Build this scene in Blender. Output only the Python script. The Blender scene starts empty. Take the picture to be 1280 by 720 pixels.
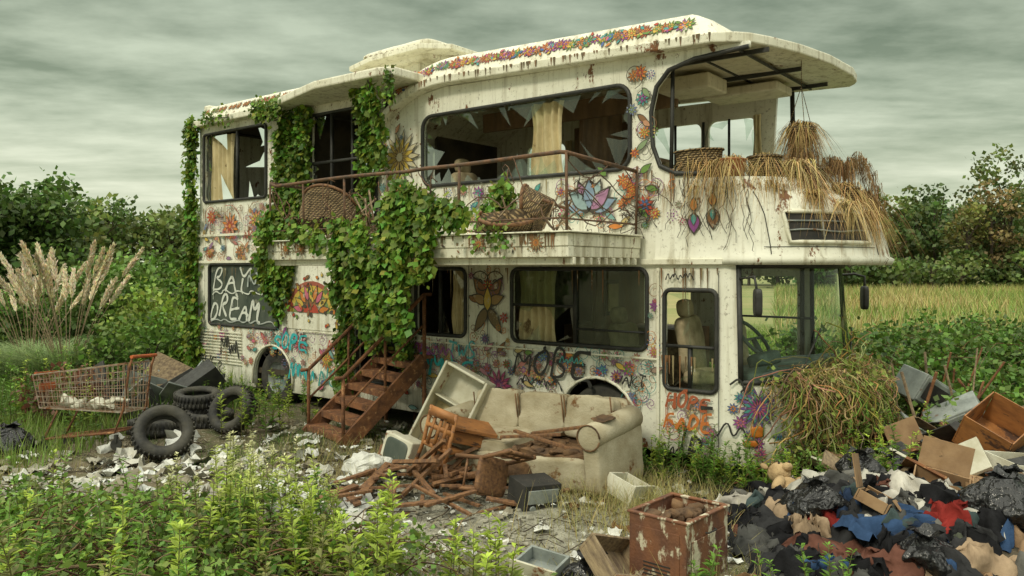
import bpy, math, random
import numpy as np
from mathutils import Vector, Matrix, Euler, noise
random.seed(7); rng=np.random.default_rng(7)
R=random.random
def U(a,b): return a+(b-a)*random.random()
# ------------------------------------------------------------------ node helpers
def nd(nt,t,ins=None,**props):
    n=nt.nodes.new(t)
    for k,v in props.items(): setattr(n,k,v)
    if ins:
        for k,v in ins.items():
            s=n.inputs[k]
            if isinstance(v,bpy.types.NodeSocket): nt.links.new(v,s)
            else: s.default_value=v
    return n
def c4(c): return (c[0],c[1],c[2],1)
def mixc(nt,f,a,b,bt='MIX'):
    return nd(nt,'ShaderNodeMix',{0:f,6:a if isinstance(a,bpy.types.NodeSocket) else c4(a),7:b if isinstance(b,bpy.types.NodeSocket) else c4(b)},data_type='RGBA',blend_type=bt).outputs[2]
def ramp(nt,f,stops):
    n=nd(nt,'ShaderNodeValToRGB',{0:f}); e=n.color_ramp.elements
    while len(e)<len(stops): e.new(.5)
    for i,(p,c) in enumerate(stops):
        e[i].position=p; e[i].color=c4(c) if not isinstance(c,(int,float)) else (c,c,c,1)
    return n.outputs[0]
def nz(nt,vec,scale,detail=5,rough=.6,dist=0):
    return nd(nt,'ShaderNodeTexNoise',{'Vector':vec,'Scale':scale,'Detail':min(detail,5),'Roughness':rough,'Distortion':dist}).outputs[0]
def math_(nt,op,a,b=0):
    return nd(nt,'ShaderNodeMath',{0:a,1:b},operation=op).outputs[0]
def newmat(name):
    m=bpy.data.materials.new(name); m.use_nodes=True; nt=m.node_tree
    return m,nt,nt.nodes['Principled BSDF']
def mapping(nt,vec,sc): return nd(nt,'ShaderNodeMapping',{'Vector':vec,'Scale':sc}).outputs[0]
def mk(name,c1,c2=None,scale=4,rough=.7,bump=.15,spot=None,spot_s=5,spot_t=.6,metal=0,stretch=(1,1,1),bs=30,bd=.02,spec=.5):
    m,nt,b=newmat(name)
    co=nd(nt,'ShaderNodeTexCoord').outputs['Object']; v=mapping(nt,co,stretch)
    c2=c2 or tuple(x*.6 for x in c1)
    f=ramp(nt,nz(nt,v,scale),[(.35,0),(.65,1)])
    col=mixc(nt,f,c1,c2)
    if spot:
        f2=ramp(nt,nz(nt,v,spot_s,5,.7),[(spot_t,0),(spot_t+.06,1)])
        col=mixc(nt,f2,col,spot)
    nt.links.new(col,b.inputs['Base Color'])
    rr=ramp(nt,nz(nt,co,scale*3,2),[(.3,max(0,rough-.12)),(.7,min(1,rough+.12))])
    nt.links.new(rr,b.inputs['Roughness']); b.inputs['Metallic'].default_value=metal; b.inputs['Specular IOR Level'].default_value=spec
    bp=nd(nt,'ShaderNodeBump',{'Height':nz(nt,co,bs,3),'Strength':bump,'Distance':bd})
    nt.links.new(bp.outputs[0],b.inputs['Normal'])
    return m
def paintmat(name,base,dirt=.6,rust=.60,low_on=True):
    m,nt,b=newmat(name)
    co=nd(nt,'ShaderNodeTexCoord').outputs['Object']
    st=ramp(nt,nz(nt,mapping(nt,co,(9,9,.7)),1.0,5,.65),[(.51,0),(.70,1)])
    col=mixc(nt,math_(nt,'MULTIPLY',st,dirt),base,(.24,.19,.09))
    bl=ramp(nt,nz(nt,co,1.3,5,.7),[(.48,0),(.7,1)])
    col=mixc(nt,math_(nt,'MULTIPLY',bl,dirt*.5),col,(.36,.33,.18))
    fine=ramp(nt,nz(nt,co,22,5,.75),[(.57,0),(.68,1)])
    col=mixc(nt,math_(nt,'MULTIPLY',fine,dirt),col,(.15,.11,.055))
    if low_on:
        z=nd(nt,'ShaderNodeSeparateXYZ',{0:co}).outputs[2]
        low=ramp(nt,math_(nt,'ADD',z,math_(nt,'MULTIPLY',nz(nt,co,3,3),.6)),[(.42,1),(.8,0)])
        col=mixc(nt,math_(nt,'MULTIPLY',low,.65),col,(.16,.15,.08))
    rs=ramp(nt,nz(nt,mapping(nt,co,(2.2,2.2,1.2)),1.7,5,.76),[(rust,0),(rust+.035,1)])
    rc=mixc(nt,nz(nt,co,18,3),(.30,.115,.03),(.07,.035,.02))
    col=mixc(nt,rs,col,rc)
    nt.links.new(col,b.inputs['Base Color'])
    nt.links.new(ramp(nt,nz(nt,co,8,2),[(.3,.38),(.7,.7)]),b.inputs['Roughness'])
    hh=math_(nt,'SUBTRACT',math_(nt,'MULTIPLY',nz(nt,co,2.2,3),.5),math_(nt,'MULTIPLY',rs,.12))
    nt.links.new(nd(nt,'ShaderNodeBump',{'Height':hh,'Strength':.45,'Distance':.05}).outputs[0],b.inputs['Normal'])
    return m
def colmat(name,rough=.8,wear=None,transl=0,vary=.35,vs=8,bump=.2,spec=.3,under=(.66,.64,.52)):
    m,nt,b=newmat(name)
    at=nd(nt,'ShaderNodeAttribute',attribute_name='Col').outputs['Color']; col=at
    co=nd(nt,'ShaderNodeTexCoord').outputs['Object']
    if vary:
        k=ramp(nt,nz(nt,co,vs,3),[(.3,1-vary),(.7,1)]); col=mixc(nt,1.0,at,k,'MULTIPLY')
    out=nt.nodes['Material Output']
    if wear is not None:
        f=ramp(nt,nz(nt,co,8,5,.78),[(wear,.05),(wear+.06,.9)])
        col=mixc(nt,f,col,mixc(nt,nz(nt,co,5,3),under,tuple(c*.65 for c in under)))
    nt.links.new(col,b.inputs['Base Color']); b.inputs['Roughness'].default_value=rough
    b.inputs['Specular IOR Level'].default_value=spec
    if bump: nt.links.new(nd(nt,'ShaderNodeBump',{'Height':nz(nt,co,25,3),'Strength':bump,'Distance':.02}).outputs[0],b.inputs['Normal'])
    if transl:
        t=nd(nt,'ShaderNodeBsdfTranslucent',{'Color':col}).outputs[0]
        nt.links.new(nd(nt,'ShaderNodeMixShader',{0:transl,1:b.outputs[0],2:t}).outputs[0],out.inputs[0])
    return m
def glassmat(name,tint,refl=.12,dirt=.3,base=.03):
    m,nt,b=newmat(name)
    co=nd(nt,'ShaderNodeTexCoord').outputs['Object']
    tr=nd(nt,'ShaderNodeBsdfTransparent',{'Color':c4(tint)}).outputs[0]
    gl=nd(nt,'ShaderNodeBsdfGlossy',{'Color':(.9,.95,.92,1),'Roughness':.04}).outputs[0]
    fr=nd(nt,'ShaderNodeLayerWeight',{'Blend':refl}).outputs['Fresnel']
    a=nd(nt,'ShaderNodeMixShader',{0:math_(nt,'ADD',fr,base),1:tr,2:gl}).outputs[0]
    df=nd(nt,'ShaderNodeBsdfDiffuse',{'Color':(.30,.32,.24,1)}).outputs[0]
    f=math_(nt,'MULTIPLY',ramp(nt,nz(nt,mapping(nt,co,(2,2,1)),1.5,5,.7),[(.42,0.03),(.75,1)]),dirt)
    nt.links.new(nd(nt,'ShaderNodeMixShader',{0:f,1:a,2:df}).outputs[0],nt.nodes['Material Output'].inputs[0]); return m
def wickermat(name,c1,c2):
    m,nt,b=newmat(name); co=nd(nt,'ShaderNodeTexCoord').outputs['Object']
    w1=nd(nt,'ShaderNodeTexWave',{'Vector':co,'Scale':14,'Distortion':2.5},bands_direction='Z').outputs[0]
    w2=nd(nt,'ShaderNodeTexWave',{'Vector':co,'Scale':11,'Distortion':2.5},bands_direction='DIAGONAL').outputs[0]
    h=math_(nt,'MULTIPLY',w1,w2)
    col=mixc(nt,ramp(nt,nz(nt,co,6),[(.4,0),(.65,1)]),c1,c2); col=mixc(nt,ramp(nt,h,[(.08,.9),(.45,0)]),col,(.03,.02,.01))
    nt.links.new(col,b.inputs['Base Color']); b.inputs['Roughness'].default_value=.85
    nt.links.new(nd(nt,'ShaderNodeBump',{'Height':h,'Strength':.9,'Distance':.02}).outputs[0],b.inputs['Normal']); return m

M={}
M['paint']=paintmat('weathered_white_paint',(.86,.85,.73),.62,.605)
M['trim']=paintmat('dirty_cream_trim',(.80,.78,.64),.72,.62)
M['ceil']=paintmat('stained_ceiling',(.66,.6,.45),.5,.68,False)
M['black']=mk('black_rubber',(.018,.018,.017),(.04,.04,.035),6,.6)
M['rust']=mk('rusted_steel',(.26,.11,.045),(.10,.045,.025),9,.85,.4,(.42,.22,.1),14,.58)
M['darkrail']=mk('corroded_iron',(.07,.05,.035),(.18,.09,.045),12,.8,.3)
M['dark']=mk('dark_interior_lining',(.09,.07,.045),(.035,.03,.022),3,.9)
M['panel']=mk('interior_wood_panel',(.24,.15,.08),(.11,.07,.04),5,.7,.2,None,5,.6,0,(1,1,.2))
M['beige']=mk('cream_upholstery',(.56,.46,.3),(.3,.24,.14),6,.85)
M['curtain']=mk('faded_curtain',(.66,.56,.33),(.42,.34,.18),3,.95,.1,(.2,.14,.07),4,.62)
M['glass']=glassmat('dirty_glass',(.8,.86,.8),.09,.18)
M['shard']=glassmat('broken_glass',(.82,.9,.84),.28,.25,.06)
M['wind']=glassmat('windscreen_glass',(.84,.93,.88),.1,.12,.02)
M['dglass']=mk('grimy_painted_glass',(.035,.05,.04),(.10,.115,.09),3,.55,.05,(.25,.25,.19),5,.61,0,(1,1,.6))
M['void']=mk('flat_black',(.02,.02,.018),(.045,.04,.035),4,.95)  # plain near-black; on the nose vent it stands in for shade
M['decal']=colmat('faded_mural_paint',.65,.585,0,.25,12,0)
M['spray']=colmat('spray_paint',.6,.68,0,.12,12,0)
M['spray2']=colmat('white_spray_paint',.6,.62,0,.2,12,0,.3,(.1,.11,.09))
M['wood']=mk('old_wood',(.26,.13,.055),(.11,.055,.03),4,.75,.3,None,5,.6,0,(8,8,1.2))
M['paleWood']=mk('weathered_plank',(.32,.24,.14),(.13,.09,.06),4,.85,.3,None,5,.6,0,(8,1.5,8))
M['orange']=mk('orange_veneer',(.40,.17,.05),(.22,.09,.03),4,.6,.1,(.08,.04,.025),5,.56,0,(1,1,3))
M['whitemetal']=mk('chipped_white_enamel',(.70,.69,.58),(.45,.42,.3),3,.5,.1,(.2,.08,.03),4,.58)
M['greymetal']=mk('dull_grey_metal',(.34,.37,.35),(.17,.19,.18),4,.5,.15,(.16,.08,.04),5,.60,.3)
M['rubber']=mk('tire_rubber',(.022,.022,.022),(.07,.065,.05),5,.8,.3)
M['sofa']=mk('stained_sofa_fabric',(.50,.45,.33),(.33,.28,.18),3.0,.95,.35,(.17,.09,.04),2.6,.57,0,(1,1,1.4),60,.02,.1)
M['foam']=mk('torn_sofa_lining',(.2,.11,.05),(.06,.035,.02),5,.95,.5)
M['wicker']=wickermat('wicker',(.50,.36,.18),(.24,.15,.07))
M['terra']=mk('terracotta',(.42,.16,.06),(.27,.11,.05),6,.8)
M['leaf']=colmat('leaf',.5,None,.28,0,1.5,0,.35)
M['straw']=colmat('dry_straw',.85,None,0,0,2,0,.1)
M['cloth']=colmat('fabric',.95,None,0,.5,6,.4,.1)
M['bag']=mk('black_plastic_bag',(.012,.012,.013),(.02,.02,.02),4,.28,1.0,None,5,.6,0,(1,1,1),7,.09)
M['bark']=mk('bark',(.09,.065,.045),(.04,.03,.02),6,.95,.6)
M['paper']=colmat('paper_litter',.9,None,0,.35,5,.3,.1)
M['wire']=mk('cart_wire',(.42,.38,.32),(.27,.13,.06),10,.45,.1,(.25,.1,.04),8,.58,.5)
M['redplastic']=mk('faded_orange_plastic',(.5,.12,.03),(.32,.08,.03),5,.6)
M['amber']=mk('amber_lens',(.6,.2,.03),(.4,.12,.02),8,.2)
M['lens']=mk('headlamp_lens',(.5,.5,.45),(.3,.3,.27),8,.15)
M['teal']=mk('dashboard_plastic',(.09,.13,.115),(.04,.06,.05),5,.6)
M['rustwhite']=mk('rusty_enamel',(.22,.09,.04),(.10,.045,.03),5,.75,.35,(.55,.5,.37),7,.55,0,(1,1,.6))
M['card']=mk('cardboard',(.33,.21,.11),(.22,.13,.065),5,.9,.1,(.1,.06,.03),6,.62)
M['plush']=mk('matted_plush',(.48,.34,.18),(.3,.2,.1),6,1,.8)
M['stone']=mk('gravel',(.36,.34,.27),(.17,.16,.12),9,.9,.3)
M['pilebase']=mk('rotting_debris',(.1,.08,.05),(.04,.035,.025),12,.95,.8,(.3,.28,.2),14,.60)

# ------------------------------------------------------------------ mesh helpers
class Acc:
    def __init__(s): s.v=[];s.f=[];s.m=[];s.c=[]
    def add(s,V,F,mi=0,col=(1,1,1)):
        o=len(s.v); s.v+= [tuple(p) for p in V]; s.f+=[tuple(i+o for i in f) for f in F]; s.m+=[mi]*len(F); s.c+=[col]*len(V)
    def box(s,c,size,rot=(0,0,0),mi=0,col=(1,1,1),taper=1):
        m=Euler(rot).to_matrix(); c=Vector(c); V=[]
        for z in (-.5,.5):
            t=taper if z>0 else 1
            for x,y in ((-.5,-.5),(.5,-.5),(.5,.5),(-.5,.5)): V.append(c+m@Vector((x*size[0]*t,y*size[1]*t,z*size[2])))
        s.add(V,[(3,2,1,0),(4,5,6,7),(0,1,5,4),(1,2,6,5),(2,3,7,6),(3,0,4,7)],mi,col)
    def bb(s,a,b,mi=0,col=(1,1,1)):
        s.box([(a[i]+b[i])/2 for i in range(3)],[abs(b[i]-a[i]) for i in range(3)],(0,0,0),mi,col)
    def tube(s,P,r,n=6,mi=0,col=(1,1,1),closed=False,rt=None):
        P=[Vector(p) for p in P]; N=len(P); V=[];F=[]; up=None
        for i,p in enumerate(P):
            if closed: t=P[(i+1)%N]-P[i-1]
            else: t=P[min(i+1,N-1)]-P[max(i-1,0)]
            if t.length<1e-9: t=Vector((0,0,1))
            t.normalize()
            if up is None: up=t.orthogonal().normalized()
            else:
                up=up-t*up.dot(t)
                up=up.normalized() if up.length>1e-6 else t.orthogonal().normalized()
            b=t.cross(up); rr=r if rt is None else r+(rt-r)*i/max(1,N-1)
            for k in range(n):
                a=2*math.pi*k/n; V.append(p+(up*math.cos(a)+b*math.sin(a))*rr)
        for i in range(N if closed else N-1):
            j=(i+1)%N
            for k in range(n): F.append((i*n+k,i*n+(k+1)%n,j*n+(k+1)%n,j*n+k))
        if not closed: F.append(tuple(range(n-1,-1,-1))); F.append(tuple((N-1)*n+k for k in range(n)))
        s.add(V,F,mi,col)
    def lathe(s,prof,c=(0,0,0),rot=(0,0,0),n=24,mi=0,col=(1,1,1),squash=(1,1,1)):
        m=Euler(rot).to_matrix(); c=Vector(c); V=[];F=[]
        for r,z in prof:
            for k in range(n):
                a=2*math.pi*k/n; V.append(c+m@Vector((r*math.cos(a)*squash[0],r*math.sin(a)*squash[1],z*squash[2])))
        for i in range(len(prof)-1):
            for k in range(n): F.append((i*n+k,i*n+(k+1)%n,(i+1)*n+(k+1)%n,(i+1)*n+k))
        s.add(V,F,mi,col)
    def soft(s,c,size,rot=(0,0,0),k=5,n=8,amp=.02,freq=4,mi=0,col=(1,1,1),seed=0):
        m=Euler(rot).to_matrix(); c=Vector(c); idx={};V=[];F=[]
        def vert(p):
            key=tuple(round(x*n) for x in p)
            if key in idx: return idx[key]
            q=Vector(p); l=(abs(q.x)**k+abs(q.y)**k+abs(q.z)**k)**(1/k); q/=l
            w=Vector((q.x*size[0]/2,q.y*size[1]/2,q.z*size[2]/2))
            if amp:
                o=Vector((seed*7.1,seed*3.3,seed)); w+=noise.noise_vector(w*freq+o)*amp+noise.noise_vector(w*freq*2.7+o)*amp*.4
            idx[key]=len(V); V.append(c+m@w); return idx[key]
        for ax in range(3):
            for sg in (-1,1):
                for i in range(n):
                    for j in range(n):
                        q=[]
                        for (a,b) in ((i,j),(i+1,j),(i+1,j+1),(i,j+1)):
                            p=[0,0,0]; p[ax]=sg; p[(ax+1)%3]=-1+2*a/n; p[(ax+2)%3]=-1+2*b/n; q.append(vert(p))
                        if sg<0: q.reverse()
                        F.append(tuple(q))
        s.add(V,F,mi,col)
    def grid(s,fn,nu,nv,mi=0,col=(1,1,1)):
        V=[fn(i/nu,j/nv) for i in range(nu+1) for j in range(nv+1)]
        F=[(i*(nv+1)+j,(i+1)*(nv+1)+j,(i+1)*(nv+1)+j+1,i*(nv+1)+j+1) for i in range(nu) for j in range(nv)]
        s.add(V,F,mi,col)
    def make(s,name,mats,parent=None,smooth=False,bevel=0,loc=(0,0,0),rot=(0,0,0),seg=2):
        me=bpy.data.meshes.new(name); me.from_pydata(s.v,[],s.f)
        for mt in (mats if isinstance(mats,list) else [mats]): me.materials.append(M[mt])
        me.polygons.foreach_set('material_index',s.m)
        ca=me.color_attributes.new('Col','FLOAT_COLOR','POINT')
        ca.data.foreach_set('color',np.array([(c[0],c[1],c[2],1) for c in s.c],dtype=np.float32).ravel())
        if smooth: me.polygons.foreach_set('use_smooth',[True]*len(s.f))
        me.update()
        o=bpy.data.objects.new(name,me); bpy.context.collection.objects.link(o)
        o.location=loc; o.rotation_euler=rot
        if parent: o.parent=parent
        if bevel:
            b=o.modifiers.new('b','BEVEL'); b.width=bevel; b.segments=seg; b.limit_method='ANGLE'
        return o
def fast(name,V,F,C,mat,smooth=False,loc=(0,0,0),rot=(0,0,0),parent=None):
    me=bpy.data.meshes.new(name); n=len(V); m=len(F); k=F.shape[1]
    me.vertices.add(n); me.vertices.foreach_set('co',np.ascontiguousarray(V,dtype=np.float32).ravel())
    me.loops.add(m*k); me.loops.foreach_set('vertex_index',np.ascontiguousarray(F,dtype=np.int32).ravel())
    me.polygons.add(m); me.polygons.foreach_set('loop_start',np.arange(0,m*k,k,dtype=np.int32))
    me.polygons.foreach_set('loop_total',np.full(m,k,dtype=np.int32))
    if smooth: me.polygons.foreach_set('use_smooth',np.ones(m,dtype=bool))
    me.update(calc_edges=True)
    if C is not None:
        ca=me.color_attributes.new('Col','FLOAT_COLOR','POINT')
        cc=np.ones((n,4),dtype=np.float32); cc[:,:3]=C; ca.data.foreach_set('color',cc.ravel())
    me.materials.append(M[mat]); me.validate()
    o=bpy.data.objects.new(name,me); bpy.context.collection.objects.link(o); o.location=loc; o.rotation_euler=rot
    if parent: o.parent=parent
    return o
def empty(name,loc=(0,0,0),rot=(0,0,0)):
    e=bpy.data.objects.new(name,None); bpy.context.collection.objects.link(e); e.location=loc; e.rotation_euler=rot; return e
class Fol:
    "foliage accumulator: all quads, numpy"
    def __init__(s): s.V=[];s.F=[];s.C=[];s.n=0
    def _p(s,V,F,C): s.V.append(V); s.F.append(F+s.n); s.C.append(C); s.n+=len(V)
    def leaves(s,P,size,col,cv=.35,bias=(0,0,0),rnd=1.0,ratio=.36,nb=(0,0,0)):
        P=np.asarray(P,dtype=float); N=len(P)
        if N==0: return
        d=rng.normal(size=(N,3))*rnd+np.asarray(bias); d/=np.linalg.norm(d,axis=1)[:,None]+1e-9
        q=rng.normal(size=(N,3))+np.asarray(nb); sd=np.cross(q,d); sd/=np.linalg.norm(sd,axis=1)[:,None]+1e-9
        L=(size*rng.uniform(.55,1.35,N))[:,None]
        V=np.stack([P,P+d*L*.45+sd*L*ratio,P+d*L,P+d*L*.45-sd*L*ratio],1).reshape(-1,3)
        F=np.arange(N*4).reshape(N,4)
        col=np.asarray(col,dtype=float)
        if col.ndim==1: col=np.tile(col,(N,1))
        C=col*rng.uniform(1-cv,1+cv,N)[:,None]*rng.uniform(.85,1.15,(N,3))
        s._p(V,F,np.repeat(C,4,axis=0))
    def blades(s,P,h,w,lean,col,cv=.3,droop=0,az=None,seg=3):
        P=np.asarray(P,dtype=float); N=len(P)
        if N==0: return
        a=rng.uniform(0,2*np.pi,N) if az is None else az
        H=(h*rng.uniform(.5,1.3,N)); D=np.stack([np.cos(a),np.sin(a),np.zeros(N)],1); S=np.stack([-np.sin(a),np.cos(a),np.zeros(N)],1)
        S=S*rng.uniform(.4,1,N)[:,None]+D*rng.uniform(-.6,.6,N)[:,None]
        ln=lean*rng.uniform(.2,1.6,N); rows=[]
        for i in range(seg+1):
            t=i/seg; pos=P+np.outer(H*t*(1-droop*t),[0,0,1])+D*(H*ln*t**1.5)[:,None]
            ww=w*(1-t)**.7+.0006; rows+= [pos-S*ww/2,pos+S*ww/2]
        V=np.stack(rows,1).reshape(-1,3); k=2*(seg+1)
        base=np.arange(N)*k; F=np.concatenate([np.stack([base+2*i,base+2*i+1,base+2*i+3,base+2*i+2],1) for i in range(seg)])
        col=np.asarray(col,dtype=float)
        if col.ndim==1: col=np.tile(col,(N,1))
        C=col*rng.uniform(1-cv,1+cv,N)[:,None]*rng.uniform(.88,1.12,(N,3))
        s._p(V,F,np.repeat(C,k,axis=0))
    def make(s,name,mat='leaf',**k):
        return fast(name,np.concatenate(s.V),np.concatenate(s.F),np.concatenate(s.C),mat,**k)
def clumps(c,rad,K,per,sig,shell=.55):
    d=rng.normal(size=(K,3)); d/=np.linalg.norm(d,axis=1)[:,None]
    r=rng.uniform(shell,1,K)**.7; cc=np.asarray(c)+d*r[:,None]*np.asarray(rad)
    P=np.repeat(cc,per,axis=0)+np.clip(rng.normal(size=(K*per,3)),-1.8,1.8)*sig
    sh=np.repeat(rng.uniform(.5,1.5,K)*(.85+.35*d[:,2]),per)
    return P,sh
def gz(x,y):
    return .035*np.sin(1.3*x+.4)*np.sin(1.1*y+1)+.02*np.sin(3.1*x-1.7*y)+.012*np.sin(6.3*x+2*y)*np.sin(5.1*y)
# ------------------------------------------------------------------ camera, world, sun
cam=bpy.data.cameras.new('camera'); co=bpy.data.objects.new('camera',cam); bpy.context.collection.objects.link(co)
co.location=(0,0,2.1); co.rotation_euler=(math.radians(90),0,0); cam.lens=27.98; cam.sensor_width=36; cam.shift_y=-25/1280; cam.clip_end=2000
bpy.context.scene.camera=co
sc=bpy.context.scene; sc.view_settings.view_transform='Standard'; sc.view_settings.look='None'; sc.view_settings.exposure=0
W=bpy.data.worlds.new('World'); sc.world=W; W.use_nodes=True; nt=W.node_tree; bg=nt.nodes['Background']
sd=Vector((-.46,-.60,.70)).normalized(); el=math.asin(sd.z)
sky=nd(nt,'ShaderNodeTexSky',sky_type='NISHITA',sun_disc=False); sky.sun_elevation=el; sky.sun_rotation=math.atan2(sd.x,sd.y)
tc=nd(nt,'ShaderNodeTexCoord').outputs['Generated']; sx=nd(nt,'ShaderNodeSeparateXYZ',{0:tc})
zz=math_(nt,'MAXIMUM',sx.outputs[2],0.0); zd=math_(nt,'ADD',zz,.10)
pv=nd(nt,'ShaderNodeCombineXYZ',{0:math_(nt,'DIVIDE',sx.outputs[0],zd),1:math_(nt,'DIVIDE',sx.outputs[1],zd),2:0.0}).outputs[0]
n1=nz(nt,mapping(nt,pv,(.5,1.0,1)),.8,5,.55,.5)
n2=nz(nt,mapping(nt,pv,(.9,1.3,1)),2.6,5,.6)
nn=math_(nt,'ADD',math_(nt,'MULTIPLY',n1,.7),math_(nt,'MULTIPLY',n2,.3))
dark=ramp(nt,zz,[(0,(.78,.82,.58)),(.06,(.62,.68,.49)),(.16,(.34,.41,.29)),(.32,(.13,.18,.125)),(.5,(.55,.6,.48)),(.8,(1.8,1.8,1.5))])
lite=ramp(nt,zz,[(0,(.92,.94,.70)),(.08,(.86,.90,.69)),(.2,(.68,.76,.58)),(.34,(.48,.56,.43)),(.5,(1.1,1.15,.97)),(.8,(2.4,2.4,2.1))])  # both ramps are raised overhead, out of view, to add light
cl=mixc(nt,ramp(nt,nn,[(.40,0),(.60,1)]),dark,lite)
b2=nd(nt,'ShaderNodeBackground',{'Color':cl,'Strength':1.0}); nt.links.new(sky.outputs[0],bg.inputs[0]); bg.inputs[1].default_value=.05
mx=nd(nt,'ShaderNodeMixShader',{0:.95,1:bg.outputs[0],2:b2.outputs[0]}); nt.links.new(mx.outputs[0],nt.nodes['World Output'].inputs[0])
sl=bpy.data.lights.new('sun','SUN'); sl.energy=1.5; sl.angle=math.radians(10); sl.color=(1,.93,.72)
so=bpy.data.objects.new('sun',sl); bpy.context.collection.objects.link(so); so.rotation_euler=sd.to_track_quat('Z','Y').to_euler(); so.location=(0,0,30)

# ------------------------------------------------------------------ ground
def ground():
    n=260; u=np.linspace(-1,1,n); a=600*u**5+9*u
    X,Y=np.meshgrid(a,a+7,indexing='ij'); Z=gz(X,Y)*np.clip(1.5-np.hypot(X,Y-7)/60,0,1)
    V=np.stack([X,Y,Z],-1).reshape(-1,3); i=np.arange(n-1); I,J=np.meshgrid(i,i,indexing='ij'); b=(I*n+J).ravel()
    F=np.stack([b,b+n,b+n+1,b+1],1)
    m,nt,bs=newmat('ground_earth'); M['ground']=m
    co=nd(nt,'ShaderNodeTexCoord').outputs['Object']; s=nd(nt,'ShaderNodeSeparateXYZ',{0:co})
    soil=mixc(nt,nz(nt,co,5,5,.75),(.07,.052,.028),(.24,.20,.12))
    soil=mixc(nt,ramp(nt,nz(nt,co,2,5,.7),[(.48,0),(.62,1)]),soil,(.07,.085,.025))
    soil=mixc(nt,ramp(nt,nz(nt,co,30,4,.7),[(.58,0),(.64,1)]),soil,(.40,.37,.28))
    conc=mixc(nt,ramp(nt,nz(nt,co,7,5,.75),[(.38,0),(.6,1)]),(.17,.16,.12),(.40,.385,.30))
    conc=mixc(nt,ramp(nt,nz(nt,co,45,3,.7),[(.56,0),(.62,1)]),conc,(.12,.115,.09))
    dx=math_(nt,'DIVIDE',math_(nt,'ADD',s.outputs[0],.2),1.55); dy=math_(nt,'DIVIDE',math_(nt,'SUBTRACT',s.outputs[1],6.0),2.2)
    r=math_(nt,'ADD',math_(nt,'MULTIPLY',dx,dx),math_(nt,'MULTIPLY',dy,dy)); r=math_(nt,'ADD',r,math_(nt,'MULTIPLY',nz(nt,co,2.2,5,.7),1.1))
    near=mixc(nt,ramp(nt,math_(nt,'MULTIPLY',r,.4),[(.5,1),(.62,0)]),soil,conc)
    fld=mixc(nt,ramp(nt,nz(nt,mapping(nt,co,(.05,.3,1)),1,5,.6),[(.35,0),(.65,1)]),(.2,.23,.07),(.34,.29,.13))
    col=mixc(nt,ramp(nt,math_(nt,'DIVIDE',s.outputs[1],100),[(.14,0),(.24,1)]),near,fld)
    nt.links.new(col,bs.inputs['Base Color']); bs.inputs['Roughness'].default_value=.95
    nt.links.new(nd(nt,'ShaderNodeBump',{'Height':nz(nt,co,14,5,.75),'Strength':.8,'Distance':.05}).outputs[0],bs.inputs['Normal'])
    fast('ground',V,F,None,'ground',smooth=True)
ground()

# ------------------------------------------------------------------ BUS  (local: x=s toward rear, y=w outward/near side, z up)
TH=math.atan2(.617,-.787); F0=(2.05,7.7,0)
bus=empty('derelict_double_decker_bus',F0,(0,0,TH))
cT,sT=math.cos(TH),math.sin(TH)
def rr(s0,s1,z0,z1,r=.1,n=4):
    P=[]
    for cx,cz,a0 in ((s1-r,z1-r,0),(s0+r,z1-r,90),(s0+r,z0+r,180),(s1-r,z0+r,270)):
        for i in range(n+1):
            a=math.radians(a0+90*i/n); P.append((cx+r*math.cos(a),cz+r*math.sin(a)))
    return P
def wall(name,outer,holes,w,th=.05,mat='paint'):
    cu=bpy.data.curves.new(name,'CURVE'); cu.dimensions='2D'; cu.fill_mode='BOTH'; cu.extrude=th/2
    for pl in [outer]+holes:
        sp=cu.splines.new('POLY'); sp.points.add(len(pl)-1)
        for i,p in enumerate(pl): sp.points[i].co=(p[0],p[1],0,1)
        sp.use_cyclic_u=True
    ob=bpy.data.objects.new(name,cu); bpy.context.collection.objects.link(ob)
    dg=bpy.context.evaluated_depsgraph_get(); me=bpy.data.meshes.new_from_object(ob.evaluated_get(dg))
    bpy.data.objects.remove(ob)
    for v in me.vertices: x,y,z=v.co; v.co=(x,w-th/2+z,y)
    me.materials.clear(); me.materials.append(M[mat])
    o=bpy.data.objects.new(name,me); bpy.context.collection.objects.link(o); o.parent=bus; return o
WN={'door':rr(.07,.63,.88,1.88,.07),'w2':rr(.83,2.6,1.25,2.09,.09),'w3':rr(3.32,4.17,1.26,2.09,.09),
 'entry':rr(4.35,5.3,.55,2.09,.05),'w4':rr(5.63,6.97,1.22,2.12,.05),'w5':rr(7.1,9.0,1.17,2.16,.07),
 'u2':rr(1.03,4.05,3.14,4.03,.16,6),'u4':rr(4.95,6.35,2.75,4.32,.06),'u5':rr(7.45,9.2,3.2,4.33,.06)}
def arch(cx,r,z0):
    a0=math.asin(max(-1,min(1,(z0-.42)/r)))
    return [(cx+r*math.cos(a0+(math.pi-2*a0)*i/14),.42+r*math.sin(a0+(math.pi-2*a0)*i/14)) for i in range(15)]
zb=.24
low=[(0,2.47),(0,zb)]+arch(1.42,.5,zb)[::-1]+arch(7.23,.5,zb)[::-1]+[(9.35,zb),(9.35,2.47)]
wall('side_wall_lower',low,[WN[k] for k in ('door','w2','w3','entry','w4','w5')],0)
upf=[(4.85,2.472),(4.85,3.82),(4.74,4.02),(4.5,4.2),(4.2,4.31),(3.7,4.37),(-.25,4.26),(-.25,4.2),(.3,4.17),(.58,4.1),(.72,3.95),(.78,3.7),(.76,3.35),(.68,3.14),(.5,3.05),(.2,3.03),(.2,2.472)]
wall('side_wall_upper_front',upf,[WN['u2']],0)
wall('side_wall_upper_rear',[(4.853,2.472),(9.35,2.472),(9.35,4.58),(4.853,4.55)],[WN['u4'],WN['u5']],-.03)
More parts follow.
